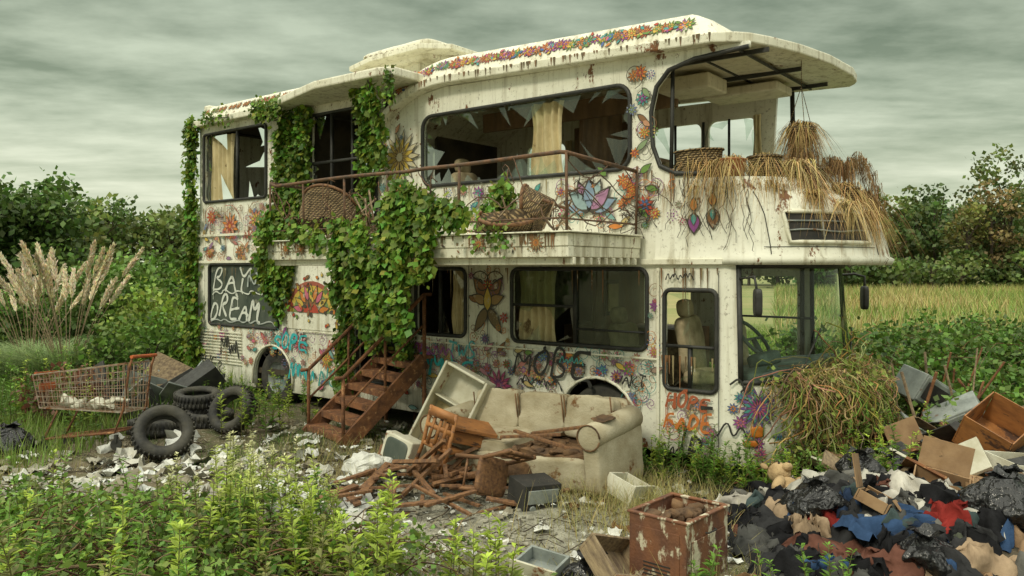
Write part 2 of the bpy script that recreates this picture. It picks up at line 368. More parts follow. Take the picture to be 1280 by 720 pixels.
wall('far_wall_lower',list(low),[rr(.1,1.0,1.0,2.0,.06),rr(1.5,2.2,1.3,2.0,.06)],-2.42)
wall('far_wall_upper',[(.45,2.472),(9.35,2.472),(9.35,4.58),(4.8,4.5),(4.6,4.3),(.35,4.24)],[rr(.62,1.25,3.15,4.0,.1),rr(1.35,2.05,3.15,4.0,.1),rr(3.5,4.2,3.3,3.95,.1),rr(5.4,6.2,3.2,4.1,.1),rr(8.0,8.8,3.4,4.0,.1)],-2.42)
A=Acc(); A.bb((9.3,-.06,zb),(9.36,-2.38,4.55)); A.make('rear_wall','paint',bus)
A=Acc()
for k,pl in WN.items():
    if k=='w4': continue
    w=-.012 if k in('u4','u5') else .012
    A.tube([(p[0],w,p[1]) for p in pl],.024,6,closed=True)
A.tube([(p[0],.012,p[1]) for p in upf[7:16]],.026,6)
for s,k0,k1,w in ((1.72,1.25,2.09,0),(8.25,3.2,4.33,-.03),(3.75,1.26,2.09,0),(5.45,2.75,4.32,-.03),(5.9,2.75,4.32,-.03),(.36,.9,1.3,-.01)):
    A.bb((s-.018,w-.03,k0),(s+.018,w+.015,k1))
A.bb((1.72,-.02,1.66),(2.6,.012,1.69)); A.bb((.85,-.02,1.42),(1.72,.012,1.44)); A.bb((4.95,-.05,3.6),(6.35,-.01,3.64)); A.bb((.07,-.02,1.3),(.63,.012,1.33))
A.tube([(.62,-.12,3.05),(.60,-.12,4.2)],.022); A.tube([(.1,-2.3,3.0),(.12,-2.3,4.22)],.03)
for s in (.95,1.3,1.7): A.tube([(s,-2.38,3.15),(s,-2.38,4.0)],.018)
A.make('window_frames','black',bus,True)
A=Acc(); A.bb((7.1,-.03,1.17),(9.0,-.01,2.16)); A.make('painted_window_pane','dglass',bus)
A=Acc(); A.bb((5.6,-.04,1.2),(7.0,.012,2.14)); A.make('boarded_window','paint',bus)
A=Acc()
A.bb((.84,-.022,1.26),(1.72,-.016,2.08)); A.bb((.08,-.022,.9),(.36,-.016,1.3)); A.bb((1.75,-.022,1.68),(2.58,-.016,2.08))
A.make('intact_panes','glass',bus)
def shards(A,pl,w,depth,seed,miss=.3):
    "broken panes: wedge-shaped pieces still held by the rubber"
    r=random.Random(seed); n=len(pl); P=[]
    for i in range(n):
        a=Vector(pl[i]+(0,)); b=Vector(pl[(i+1)%n]+(0,)); k=max(1,int((b-a).length/.05))
        for j in range(k): P.append(a.lerp(b,j/k))
    c=sum(P,Vector())/len(P); n=len(P); i=0
    while i<n:
        span=r.choice((2,3,4,6,9)); j=min(n,i+span)
        if r.random()>miss:
            a,b=P[i],P[j%n]; D=depth*r.choice((.12,.2,.35,.6,1.0)); m_=a.lerp(b,r.uniform(.0,1.)); v=(c-m_); v.x*=.25; v.normalize()
            tip=m_+v*D+Vector((r.uniform(-.6,.6)*D,r.uniform(-.3,.3)*D,0)); q=a.lerp(tip,r.uniform(.3,.7))+Vector((r.uniform(-.02,.02),r.uniform(-.02,.02),0)); q2=b.lerp(tip,r.uniform(.3,.7))
            ww=w+r.uniform(-.004,.004); A.add([(x.x,ww,x.y) for x in (a,b,q2,tip,q)],[(0,1,2,3,4)])
        i=j
A=Acc()
shards(A,WN['u2'],-.02,.34,1,.1); shards(A,WN['u2'],-.024,.25,21,.55)
shards(A,WN['u5'],-.05,.4,2); shards(A,WN['u4'],-.05,.3,3,.4); shards(A,WN['w3'],-.02,.25,4,.3)
shards(A,rr(1.75,2.58,1.27,1.66,.02),-.02,.2,5,.2); shards(A,rr(.37,.62,.9,1.86,.02),-.02,.12,6,.3)
for a in ((.62,1.25,3.15,4.0),(1.35,2.05,3.15,4.0),(3.5,4.2,3.3,3.95)): shards(A,rr(*a,.05),-2.42,.35,int(a[0]*9),.2)
A.make('broken_glass_shards','shard',bus)
A=Acc()
A.bb((-.3,-.06,2.26),(9.28,-2.36,2.42)); A.bb((.0,-.06,.46),(9.28,-2.36,.54))
for a,b in ((.0,.88),(1.96,6.69),(7.77,9.28)): A.bb((a,-.06,.25),(b,-2.36,.455))
A.bb((.88,-.5,.25),(1.96,-1.9,.455)); A.bb((6.69,-.5,.25),(7.77,-1.9,.455))
A.bb((3.0,-1.0,.55),(3.06,-2.36,2.25)); A.bb((5.4,-.8,.55),(5.46,-2.36,2.25)); A.bb((6.6,-.1,2.43),(6.66,-2.36,4.4)); A.bb((4.75,-1.0,2.43),(4.8,-2.36,4.4))
A.bb((5.0,-.06,4.42),(9.28,-2.36,4.47))
A.make('floors_and_bulkheads','dark',bus)
A=Acc()
A.bb((2.3,-2.2,2.43),(3.2,-2.37,4.1)); A.bb((1.2,-1.5,.55),(2.9,-2.35,1.35)); A.bb((3.1,-1.8,2.43),(4.7,-2.36,3.2)); A.bb((2.4,-1.2,2.43),(2.46,-2.2,4.2)); A.bb((4.0,-2.0,1.0),(5.3,-2.36,2.2))
A.bb((2.15,-1.1,.55),(2.2,-2.36,2.25)); A.bb((7.2,-1.5,2.43),(8.6,-2.3,3.5)); A.bb((1.0,-1.0,3.95),(3.9,-1.06,4.2)); A.bb((1.6,-1.6,2.43),(2.1,-2.1,3.5))
A.make('interior_joinery','panel',bus,bevel=.01)
A=Acc()
for k in range(26): # fallen linings and clutter inside
    z=2.44 if k<16 else .56; s=U(1.0,4.2); A.box((s,U(-1.4,-.3),z+U(.1,.6)),(U(.3,.9),U(.02,.05),U(.1,.5)),(U(-.8,.8),U(-.8,.8),U(0,3)),random.choice((0,1)))
A.make('fallen_linings',['paleWood','panel'],bus)
A=Acc()
def seat(A,s,w,z,ang=0,h=.7,wd=.5):
    m=Matrix.Rotation(ang,3,'Z')
    def q(x,y,zz): v=m@Vector((x,y,0)); return (s+v.x,w+v.y,z+zz)
    A.soft(q(0,0,.42),(.5,wd,.16),(0,0,ang),5,7,.02); A.soft(q(.24,0,.42+h*.5),(.14,wd,h),(0,.15,ang),5,8,.02); A.soft(q(.31,0,.5+h),(.12,wd*.55,.2),(0,.15,ang),3,5,.0)
    A.soft(q(0,0,.2),(.3,wd*.6,.3),(0,0,ang),6,3,0)
seat(A,.34,-.5,.55,0,.62); seat(A,.35,-1.7,.55,0,.6); seat(A,1.3,-.75,.7,.0,.35,.55); seat(A,3.6,-.6,2.4,0,.55); seat(A,2.9,-1.6,2.4,.3,.55); seat(A,1.25,-1.9,2.35,0,.5)
A.make('seats','beige',bus,True)
def curtain(A,s0,s1,z0,z1,w,waist=0,n=5):
    def fn(u,v):
        s=s0+(s1-s0)*u; z=z0+(z1-z0)*v; k=1-waist*math.sin(math.pi*min(1,(1-v)*1.1))
        s=(s0+s1)/2+(s-(s0+s1)/2)*k
        return (s+.01*math.sin(v*9+u*5),w+.028*math.sin(u*n*2*math.pi+.6*math.sin(v*4))+.008*math.sin(u*31),z+.05*(1-v)*noise.noise(Vector((u*9,s0,0))))
    A.grid(fn,n*9,10)
A=Acc()
curtain(A,1.95,2.42,3.1,4.0,-.12,.15,4); curtain(A,2.03,2.57,1.22,2.07,-.09,.1,5); curtain(A,3.34,3.62,1.24,2.07,-.09,.0,3); curtain(A,8.45,9.15,3.1,4.3,-.12,.1,5)
curtain(A,7.5,7.62,3.1,4.3,-.12,.1,2); curtain(A,3.3,3.42,3.3,3.95,-2.3,0,2); curtain(A,.5,.6,3.1,4.0,-2.3,0,2)
A.make('curtains','curtain',bus,True)
A=Acc(); A.bb((2.12,-1.3,1.5),(2.148,-1.62,1.95)); A.make('picture_frame','black',bus); A=Acc(); A.bb((2.10,-1.34,1.55),(2.118,-1.58,1.9)); A.make('picture','curtain',bus)
def cm(P,k=4):
    out=[];n=len(P)
    for i in range(n-1):
        p0=Vector(P[max(i-1,0)]);p1=Vector(P[i]);p2=Vector(P[i+1]);p3=Vector(P[min(i+2,n-1)])
        for j in range(k):
            t=j/k; out.append(.5*((2*p1)+(p2-p0)*t+(2*p0-5*p1+4*p2-p3)*t*t+(3*p1-p0-3*p2+p3)*t**3))
    out.append(Vector(P[-1])); return out
FO=cm([(0,0),(-.2,.07),(-.45,.38),(-.62,.8),(-.7,1.2),(-.68,1.6),(-.55,2.0),(-.22,2.32),(0,2.4)])
def frow(z,f): return [(p.x*f,-p.y,z) for p in FO]
def loft(A,rows,mi=0,i0=0,i1=None):
    n=len(rows[0]); i1=n-1 if i1 is None else i1; V=[p for r in rows for p in r]
    F=[(j*n+i,j*n+i+1,(j+1)*n+i+1,(j+1)*n+i) for j in range(len(rows)-1) for i in range(i0,i1)]
    A.add(V,F,mi)
A=Acc(); loft(A,[frow(.3,.98),frow(.5,1.04),frow(.75,1.08),frow(.97,1.1),frow(1.0,1.07)])
loft(A,[frow(.99,1.1),frow(1.3,1.06),frow(2.14,.95)],0,0,3); loft(A,[frow(.99,1.1),frow(1.3,1.06),frow(2.14,.95)],0,30,32)
A.make('front_panel','paint',bus,True)
A=Acc(); loft(A,[frow(.2,1.1),frow(.22,1.16),frow(.42,1.16),frow(.46,1.05)]); A.make('front_bumper','trim',bus,True)
A=Acc(); loft(A,[frow(1.0,1.09),frow(1.3,1.05),frow(2.13,.94)],0,3,30); A.make('windscreen','wind',bus,True)
A=Acc()
for i in (3,30): A.tube([frow(z,f)[i] for z,f in ((1.0,1.105),(1.3,1.065),(2.13,.955))],.028)
A.tube([p for p in frow(1.0,1.105)[3:31]],.026); A.tube([p for p in frow(2.12,.955)[3:31]],.026)
A.tube([(.02,-2.36,1.0),(.02,-2.36,2.1)],.03); A.tube([(-.1,-2.33,1.5),(1.0,-2.36,1.5)],.014)
a=frow(1.02,1.12); A.tube([a[9],frow(1.5,1.08)[12]],.008); A.tube([a[18],frow(1.45,1.09)[22]],.008)
A.tube([(-.15,-.02,2.0),(-.35,.12,2.02),(-.38,.12,1.85)],.012); A.soft((-.38,.12,1.78),(.07,.14,.26),(0,0,.6),5,6,0)
A.tube([(-.25,-2.38,2.0),(-.5,-2.62,2.03),(-.62,-2.62,2.0),(-.62,-2.62,1.85)],.014); A.soft((-.62,-2.62,1.75),(.07,.14,.28),(0,0,.6),5,6,0)
for k in range(7):
    z=.52+k*.035; A.tube([p for p in frow(z,1.06+.02*k/7)[12:21]],.008,4)
A.make('mirrors_and_seals','black',bus,True)
def onf(i,z,f,off=.01):
    a=Vector(frow(z,f)[i]); b=Vector(frow(z,f)[min(i+1,32)])-Vector(frow(z,f)[max(i-1,0)]); nrm=Vector((b.y,-b.x,0)).normalized()
    if nrm.x>0 and i>2: nrm=-nrm
    return a+nrm*off,b.normalized(),nrm
A=Acc()
for i,mi in ((5,0),(7,1),(25,1),(27,0)):
    p,t,n=onf(i,.53,1.05,.01); A.soft(p,(.05,.13,.11),(0,0,math.atan2(n.y,n.x)),5,6,0,mi=mi)
for i,mi in ((4,0),(8,1)):
    p,t,n=onf(i,.42,1.17,.01); A.soft(p,(.03,.14,.06),(0,0,math.atan2(n.y,n.x)),4,5,0,mi=mi)
A.make('headlamps',['amber','lens'],bus,True)
A=Acc(); A.soft((-.12,-1.2,1.02),(.75,2.1,.16),(0,.15,0),5,10,.01,mi=0); A.soft((-.1,-.8,1.15),(.25,.5,.16),(0,.3,0),4,6,.01)
m=Euler((0,-.85,0)).to_matrix()
A.tube([Vector((.02,-.8,1.36))+m@Vector((.23*math.cos(a*math.pi/10),.23*math.sin(a*math.pi/10),0)) for a in range(20)],.02,6,closed=True)
A.tube([(-.1,-.8,1.15),(.02,-.8,1.36)],.03); A.tube([Vector((.02,-.8,1.36))+m@Vector((0,-.22,0)),Vector((.02,-.8,1.36))+m@Vector((0,.22,0))],.016)
A.make('dashboard','teal',bus,True)
# ---- nose
NOb=cm([(.73,0),(.2,0),(-.3,.02),(-.78,.28),(-1.05,.75),(-1.15,1.2),(-1.13,1.65),(-1.0,2.05),(-.6,2.36),(.0,2.42),(.73,2.42)],4)
def nrow(z,g,e=0): return [(.73+(p.x-.73)*g, -p.y+e*(1 if p.y<.05 else 0), z) for p in NOb]
NR=[(2.14,.96,.0),(2.13,1.0,.03),(2.19,1.015,.035),(2.22,.99,.025),(2.35,.975,.015),(2.62,.93,.01),(2.8,.86,.005),(2.93,.77,.002),(2.985,.73,0)]
A=Acc(); rows=[nrow(*r) for r in NR]; loft(A,rows)
n=len(NOb); top=rows[-1]; A.add([(p[0],p[1],2.975) for p in top],[tuple(range(n))]); bot=rows[0]; A.add([(p[0],p[1],2.142) for p in bot],[tuple(range(n))])
A.make('upper_nose','paint',bus,True)
def onnose(u,z,off):
    for a,b in zip(NR[3:],NR[4:]):
        if a[0]<=z<=b[0]: t=(z-a[0])/(b[0]-a[0]); break
    g=a[1]+(b[1]-a[1])*t; r=nrow(z,g,0); i=int(u); q=Vector(r[i]).lerp(Vector(r[i+1]),u-i)
    tn=(Vector(r[min(i+2,n-1)])-Vector(r[max(i-1,0)])).normalized(); nn=Vector((tn.y,-tn.x,0))
    if nn.dot(Vector((-1,.3,0)))<0: nn=-nn
    nn.z=.25; nn.normalize(); return q+nn*off
A=Acc(); A.grid(lambda u,v: onnose(10.5+u*7.5,2.34+.29*v,.012),12,4); A.make('nose_vent_shade_sheet','void',bus,True)  # dark sheet laid on the nose skin, painting the shade of an opening
A=Acc(); pts=[onnose(10.5+7.5*t/12,2.34,.014) for t in range(13)]+[onnose(18,2.34+.29*t/3,.014) for t in range(1,4)]+[onnose(18-7.5*t/12,2.63,.014) for t in range(1,13)]+[onnose(10.5,2.63-.29*t/3,.014) for t in range(1,3)]
A.tube(pts,.022,6,closed=True)
A.make('nose_vent_frame','trim',bus,True)
A=Acc(); A.tube([onnose(13,2.36,.018),onnose(13.3,2.6,.018)],.01); A.tube([onnose(10.6+7.3*t/9,2.45+.01*math.sin(t),.02) for t in range(10)],.009); A.tube([onnose(10.6+7.3*t/9,2.54,.02) for t in range(7)],.009); A.make('nose_vent_slats','greymetal',bus,True)
A=Acc()
for u_ in (9.2,19.5): A.tube([onnose(u_,2.23+.6*t/8,.003) for t in range(9)],.005,4)
A.tube([onnose(2+17*t/24,2.30,.003) for t in range(25)],.004,4)
A.make('nose_panel_joints','black',bus)
# ---- canopies
def zr(s):
    if s<3.6: return 4.26+.032*s
    t=(s-3.6)/1.3; return 4.375-.5*t**2.2
def slab(A,sf,sb,w0,w1,zf,th,ns=24,nw=12,mi=0):
    T=lambda i,j,dz:(lambda w: (lambda s:(s,w,zf(s)+dz))(sf(w)+(sb-sf(w))*i/ns))(w0+(w1-w0)*j/nw)
    V=[];F=[];k=nw+1
    for dz in (0,th):
        for i in range(ns+1):
            for j in range(k): V.append(T(i,j,dz))
    o=(ns+1)*k
    for i in range(ns):
        for j in range(nw):
            a=i*k+j; F+= [(a,a+1,a+k+1,a+k),(o+a,o+a+k,o+a+k+1,o+a+1)]
    for i in range(ns): a=i*k; F+= [(a,a+k,o+a+k,o+a)]; a+=nw; F+=[(a,o+a,o+a+k,a+k)]
    for j in range(nw): F+=[(j,o+j,o+j+1,j+1)]; a=ns*k+j; F+=[(a,a+1,o+a+1,o+a)]
    A.add(V,F,mi)
def sfr(w): return np.interp(-w,[-.15,0,.3,.7,1.3,2.0,2.4,2.6],[.05,-.22,-.36,-.5,-.62,-.66,-.6,-.45])
A=Acc(); slab(A,sfr,4.9,.15,-2.57,zr,.10,30,24); A.make('front_canopy','trim',bus,False,.015)
A=Acc(); slab(A,lambda w:-.1,4.0,-.06,-2.36,lambda s:zr(s)-.03,.02,12,2); A.make('front_ceiling','ceil',bus)
A=Acc()
for s in (-.1,.35,1.6,2.8): A.bb((s-.012,-.1,zr(s)-.045),(s+.012,-2.3,zr(s)-.02))
for w in (-.25,-1.2,-2.1): A.bb((-.35,w-.012,4.19),(1.0,w+.012,4.235))
for s in (9.0,8.0): A.bb((s,-.1,4.40),(s+.03,-2.3,4.43))
A.make('ceiling_battens','black',bus)
A=Acc(); A.box((.75,-.9,4.12),(.6,.5,.16),(0,0,0)); A.box((.45,-1.7,4.14),(.9,.5,.1)); A.make('ceiling_units','ceil',bus,bevel=.02)
def dome(name,s0,s1,zf,w0=.06,w1=-2.46,h=.3,mat='trim',ns=30):
    A=Acc(); prof=[(0,0),(.035,.27),(.075,.55),(.12,.8),(.17,.93),(.3,1.0),(1.2,1.04)]
    full=[(w0-a,b) for a,b in prof]+[(w1+a,b) for a,b in prof[::-1]]
    rows=[]
    for i in range(ns+1):
        t=i/ns; s=s0+(s1-s0)*t; k=min(1,math.sqrt(min(1,t/.06))) if t<.06 else (1 if t<.95 else math.sqrt(max(0,(1-t)/.05)))
        rows.append([(s,w,zf(s)+.095+h*b*k) for w,b in full])
    loft(A,rows); A.make(name,mat,bus,True)
dome('front_roof',.05,4.75,zr,.09)
RC=[(9.45,.10),(7.3,.14),(6.4,.42),(5.4,.68),(4.2,.66),(4.0,.56),(4.0,-2.5),(9.45,-2.5)]
A=Acc(); nR=len(RC)
A.add([(s,w,4.46) for s,w in RC]+[(s,w,4.57) for s,w in RC],[tuple(range(nR))[::-1],tuple(range(nR,2*nR))]+[(i,(i+1)%nR,(i+1)%nR+nR,i+nR) for i in range(nR)])
A.make('rear_canopy','trim',bus,False,.02)
dome('rear_roof',5.6,9.38,lambda s:4.468,.04,-2.4,.27)
A=Acc(); A.bb((9.36,-.1,4.55),(9.2,-.9,4.86)); A.make('rear_roof_spoiler','trim',bus,bevel=.03)
A=Acc(); PZ=4.97
P2=[(5.9,-.35),(5.3,-.2),(4.3,-.2),(4.0,-.5),(4.0,-1.5),(4.3,-1.75),(5.7,-1.65),(5.9,-1.4)]
A.add([(s,w,PZ+.02*(5.9-s)) for s,w in P2]+[(s,w,PZ+.07+.02*(5.9-s)) for s,w in P2],[tuple(range(8))[::-1],tuple(range(8,16))]+[(i,(i+1)%8,(i+1)%8+8,i+8) for i in range(8)])
A.box((5.2,-.95,4.77),(1.1,.8,.46))
A.make('roof_pod','trim',bus,False,.01)
A=Acc(); A.soft((5.05,-.93,PZ+.1),(1.4,1.05,.3),(0,0.02,0),9,12,.006); A.make('roof_pod_dome','trim',bus,True)
# balcony
A=Acc(); A.bb((.9,.03,2.2),(5.44,1.35,2.3)); A.bb((.9,1.27,2.301),(5.44,1.36,2.42)); A.bb((.89,.03,2.301),(.98,1.265,2.42)); A.bb((5.36,.03,2.301),(5.45,1.265,2.42)); A.bb((.982,.032,2.301),(5.358,1.268,2.36))
A.bb((.85,.03,2.425),(5.48,1.4,2.44))
for i in range(9): A.bb((.885,.12+i*.14,2.13),(5.4,.16+i*.14,2.198))
A.make('balcony_deck','trim',bus,False,.008)
A=Acc(); wr=1.33
def zt(s): return 3.15+.012*math.sin(s*2)-.02*(s>3)
A.tube([(5.42,.05,3.12),(5.42,wr,3.16)]+[(s,wr,zt(s)) for s in np.linspace(5.3,1.0,16)]+[(.93,wr,3.15),(.93,.05,3.1)],.02,8)
A.tube([(5.42,wr,2.55)]+[(s,wr+.01*math.sin(s*5),2.56) for s in np.linspace(5.3,1.0,16)]+[(.93,wr,2.55),(.93,.05,2.55)],.009,6)
for s,w in ((5.42,wr),(4.75,wr),(3.3,wr),(2.25,wr),(.93,wr),(.93,.06),(5.42,.06),(4.0,wr)): A.tube([(s,w,2.44),(s+U(-.02,.02),w,3.15)],.014,6)
for a,b in ((.93,2.25),(2.25,3.3),(3.3,4.0),(4.0,4.75),(4.75,5.42)):
    for k in range(4):
        x0=U(a,b); x1=U(a,b); bz=U(2.5,3.1); z1=U(2.5,3.1)
        A.tube([(x0+(x1-x0)*t/8+.05*math.sin(t),wr+.02*math.sin(t*2+k),bz+(z1-bz)*t/8+.12*math.sin(t*.8+k)) for t in range(9)],.006,5)
for k in range(4): A.tube([(.93+.01*k,.1+1.2*t/8,2.6+.15*k+.1*math.sin(t*.9+k*2)) for t in range(9)],.006,5)
A.make('balcony_railing','darkrail',bus,True)
# wheels
A=Acc()
tp=[(.24,-.11),(.36,-.13),(.405,-.11),(.42,-.06),(.42,.06),(.405,.11),(.36,.13),(.24,.11)]
for s in (1.42,7.23):
    A.lathe(tp,(s,-.17,.42),(math.pi/2,0,0),32,0); A.lathe([(0,.02),(.1,.03),(.12,.08),(.2,.05),(.235,.1),(.25,.11)],(s,-.17,.42),(-math.pi/2,0,0),24,1)
    A.lathe(tp,(s,-2.25,.42),(math.pi/2,0,0),24,0)
A.make('wheels',['rubber','greymetal'],bus,True)
A=Acc()
for s in (1.42,7.23): A.tube([(p[0],.03,p[1]) for p in arch(s,.505,.3)],.018,6)
A.make('wheel_arch_trim','trim',bus,True)
A=Acc()
A.bb((.7,.026,1.16),(6.6,.036,1.18))
for z in np.arange(.55,1.1,.05): A.bb((8.05,.026,z),(9.3,.034,z+.02))
A.bb((.0,.026,2.135),(.88,.05,2.19)); A.bb((4.9,-.004,2.62),(9.35,.012,2.66)); A.bb((5.5,.026,2.18),(9.35,.045,2.22))
A.bb((.68,.026,.3),(.71,.033,2.1))
A.make('belt_mouldings','trim',bus,bevel=.004)
A=Acc()
for s in (2.95,3.25,5.55,7.03,9.1): A.bb((s,.0262,.3),(s+.007,.028,2.15))
for s in (.95,4.4): A.bb((s,.0262,2.5),(s+.006,.028,3.05))
A.bb((.1,.0262,.8),(.6,.028,.806)); A.bb((.04,.0262,.34),(.047,.028,2.05)); A.bb((7.3,-.0038,2.7),(7.306,-.002,4.45)); A.bb((.1,.03,.72),(.22,.05,.75))
A.make('panel_seams','black',bus)

# ------------------------------------------------------------------ murals & graffiti (thin paint layers on the panels)
class Dec:
    def __init__(s): s.A=Acc()
    def frame(s,o,ex=(-1,0,0),ey=(0,0,1)):
        s.o=Vector(o); s.ex=Vector(ex).normalized(); s.ey=Vector(ey).normalized(); s.n=s.ex.cross(s.ey).normalized()
        if s.n.y<0 or (abs(s.n.y)<.1 and s.n.x>0): s.n=-s.n
        s.j=U(0,.0008)
    def poly(s,pts,layer,col):
        z=.002+layer*.0011+s.j
        s.A.add([s.o+s.ex*p[0]+s.ey*p[1]+s.n*z for p in pts],[tuple(range(len(pts)))],0,col)
    def ribbon(s,pts,wd,layer,col,vary=0):
        z=.002+layer*.0011+s.j; V=[];n=len(pts)
        for i in range(n):
            a=Vector(pts[max(0,i-1)]);b=Vector(pts[min(n-1,i+1)]); t=(b-a)
            if t.length<1e-6: t=Vector((1,0))
            t.normalize(); nn=Vector((-t.y,t.x))*wd/2*(1+vary*math.sin(i*1.3)); p=Vector(pts[i])
            for q in (p+nn,p-nn): V.append(s.o+s.ex*q.x+s.ey*q.y+s.n*z)
        s.A.add(V,[(2*i,2*i+1,2*i+3,2*i+2) for i in range(n-1)],0,col)
    def petal(s,cx,cy,a,r0,r1,wd,layer,col,out=None):
        def P(sc):
            L=[]
            for t in np.linspace(0,1,7): L.append((r0+(r1-r0)*t,wd*math.sin(math.pi*t**.8)*.5))
            L=[(x,y) for x,y in L]+[(x,-y) for x,y in L[::-1][1:-1]]
            m=(r0+r1)/2; L=[(m+(x-m)*sc,y*sc) for x,y in L]
            c,sn=math.cos(a),math.sin(a); return [(cx+x*c-y*sn,cy+x*sn+y*c) for x,y in L]
        if out: s.poly(P(1.14),layer,out); s.poly(P(.9),layer+1,col)
        else: s.poly(P(1),layer,col)
    def mandala(s,r,cols,n=8,half=0,cx=0,cy=0,fl=0):
        k=len(cols); out=(.07,.05,.035)
        for i in range(k):
            r1=r*(1-i*.8/k); m=n+ (2 if i%2==0 else 0)
            for j in range(m):
                a=2*math.pi*(j+.5*(i%2))/m+fl
                s.petal(cx,cy,a,r1*.25,r1,r1*2.6/m,i*2,cols[i],out)
        s.poly([(cx+r*.16*math.cos(t),cy+r*.16*math.sin(t)) for t in np.linspace(0,6.2,10)],2*k,cols[0])
    def dots(s,r,n,col,rr_,layer=1,cx=0,cy=0):
        for j in range(n):
            a=2*math.pi*j/n; x,y=cx+r*math.cos(a),cy+r*math.sin(a); s.poly([(x+rr_*math.cos(t),y+rr_*math.sin(t)) for t in np.linspace(0,5.5,7)],layer,col)
    def scroll(s,r,turns,wd,col,layer=1,a0=0,sg=1,cx=0,cy=0):
        P=[]
        for t in np.linspace(0,1,int(14*turns)): a=a0+sg*t*turns*2*math.pi; q=r*(1-t*.85); P.append((cx+q*math.cos(a),cy+q*math.sin(a)))
        s.ribbon(P,wd,layer,col)
RD=(.50,.06,.03);OR=(.66,.22,.035);YE=(.66,.46,.07);TL=(.06,.32,.30);BL=(.06,.13,.36);PU=(.28,.06,.28);PK=(.60,.14,.22);GN=(.15,.29,.05);BR=(.28,.13,.05);INK=(.06,.05,.04)
ALL=[RD,OR,YE,TL,PU,PK,GN,BR,BL]
D=Dec(); wS=.027
def at(s,z,w=wS,tilt=0): D.frame((s,w,z),(-math.cos(tilt),0,math.sin(tilt)),(math.sin(tilt),0,math.cos(tilt)))
at(4.45,3.55); D.mandala(.36,[(.62,.55,.36),YE,(.45,.3,.1)],12); D.dots(.4,18,BR,.012)
at(4.5,3.15); D.mandala(.2,[YE,OR],9)
at(1.52,2.83)
for j in range(7): D.petal(0,-.12,math.radians(20+140*j/6),.02,.36,.15,(j%2)*2,[(.25,.36,.5),(.48,.24,.42),(.34,.48,.5)][j%3],INK)
at(1.12,2.88)
for j in range(7):
    a=j*.55; D.mandala(.085-.004*j,[(.66,.14,.03),(.72,.3,.05)],6,cx=.02+.11*math.sin(a),cy=.14-.04*j)
for cx,cy,a in ((.22,.2,.6),(.28,.05,-.2),(-.18,.2,2.4),(-.2,-.1,3.4),(.2,-.15,-.8)): D.petal(cx,cy,a,0,.16,.07,1,GN,INK)
for s,z in ((1.9,2.95),(1.85,2.7),(.85,3.5),(.87,3.85),(.84,2.75),(.98,4.1),(4.75,2.9),(4.3,2.75),(3.9,2.95),(3.1,3.0)):
    at(s,z,wS,U(-1,1)); D.mandala(U(.06,.11),random.sample(ALL,2),6); D.scroll(U(.1,.16),1.4,.008,INK,0,U(0,6))
for x,zc,cl in ((.3,2.66,PU),(.1,2.7,BR)):
    D.frame((x,.03,zc),(-1,0,0),(0,.02,1))
    D.petal(0,-.02,-math.pi/2,0,.2,.13,0,cl,INK); D.petal(0,0,-math.pi/2,.02,.14,.06,3,TL,INK); D.petal(0,0,math.pi/2,0,.14,.08,1,OR,INK)
at(.9,4.12); D.mandala(.09,[OR,RD],7)
for s,z,r,cl in ((8.4,2.78,.24,[OR,(.66,.3,.2),RD]),(7.7,2.85,.2,[(.55,.2,.12),YE]),(8.95,2.95,.14,[RD,OR]),(8.95,2.35,.1,[RD,YE]),(8.1,2.35,.12,[OR,BR]),(7.4,2.4,.12,[PK,RD]),(6.2,2.45,.12,[OR,YE]),(5.8,2.4,.1,[RD,YE]),(6.9,2.6,.12,[OR,BR])):
    at(s,z,wS if z<2.47 else 0); D.mandala(r,cl,8,fl=U(0,1)); D.scroll(r*1.5,1.2,.01,BR,0,U(0,6)); D.scroll(r*1.5,1.2,.01,RD,0,U(0,6),-1)
at(2.95,1.68)
for sg in (1,-1):
    D.petal(0,.02,math.radians(90-38*sg),.02,.36,.15,0,BR,INK); D.petal(0,0,math.radians(90-70*sg),.02,.26,.12,2,(.4,.25,.1),INK); D.petal(0,-.05,math.radians(-90+35*sg),0,.36,.13,0,(.22,.15,.07),INK)
    D.scroll(.16,1.3,.014,INK,4,math.radians(90-sg*60),sg,.1*sg,.24)
D.petal(0,-.1,math.pi/2,0,.3,.12,4,YE,INK); D.mandala(.08,[RD,YE],6,cy=.22)
for k in range(14): at(2.95+U(-.26,.26),1.68+U(-.42,.42)); D.scroll(U(.04,.08),1.4,.008,random.choice((BR,OR,INK)),0,U(0,6),random.choice((1,-1)))
at(6.3,1.55,.015)
for i in range(6):
    rr_=.46-.065*i; D.poly([(rr_*1.25*math.cos(t),-.1+rr_*math.sin(t)) for t in np.linspace(0,math.pi,18)],i*1.2,[(.4,.1,.06),YE,(.2,.28,.1),OR,BR,RD][i])
for j in range(9): a=math.pi*(j+.5)/9; D.petal(0,-.1,a,.18,.42,.09,8,[OR,YE,PK][j%3],INK)
for j in range(50): D.petal(U(-.6,.6),U(-.32,.5),U(0,6),0,U(.05,.12),.05,10,random.choice([RD,OR,BR,YE,GN,INK]),INK)
for s,z,r,cl in ((2.78,.72,.2,[(.45,.05,.2),PK,PU]),(6.55,1.0,.17,[PK,RD]),(5.95,.8,.16,[OR,YE]),(5.7,1.05,.1,[RD,TL]),(8.6,1.0,.1,[PK,PU])):
    at(s,z); D.mandala(r,cl,10)
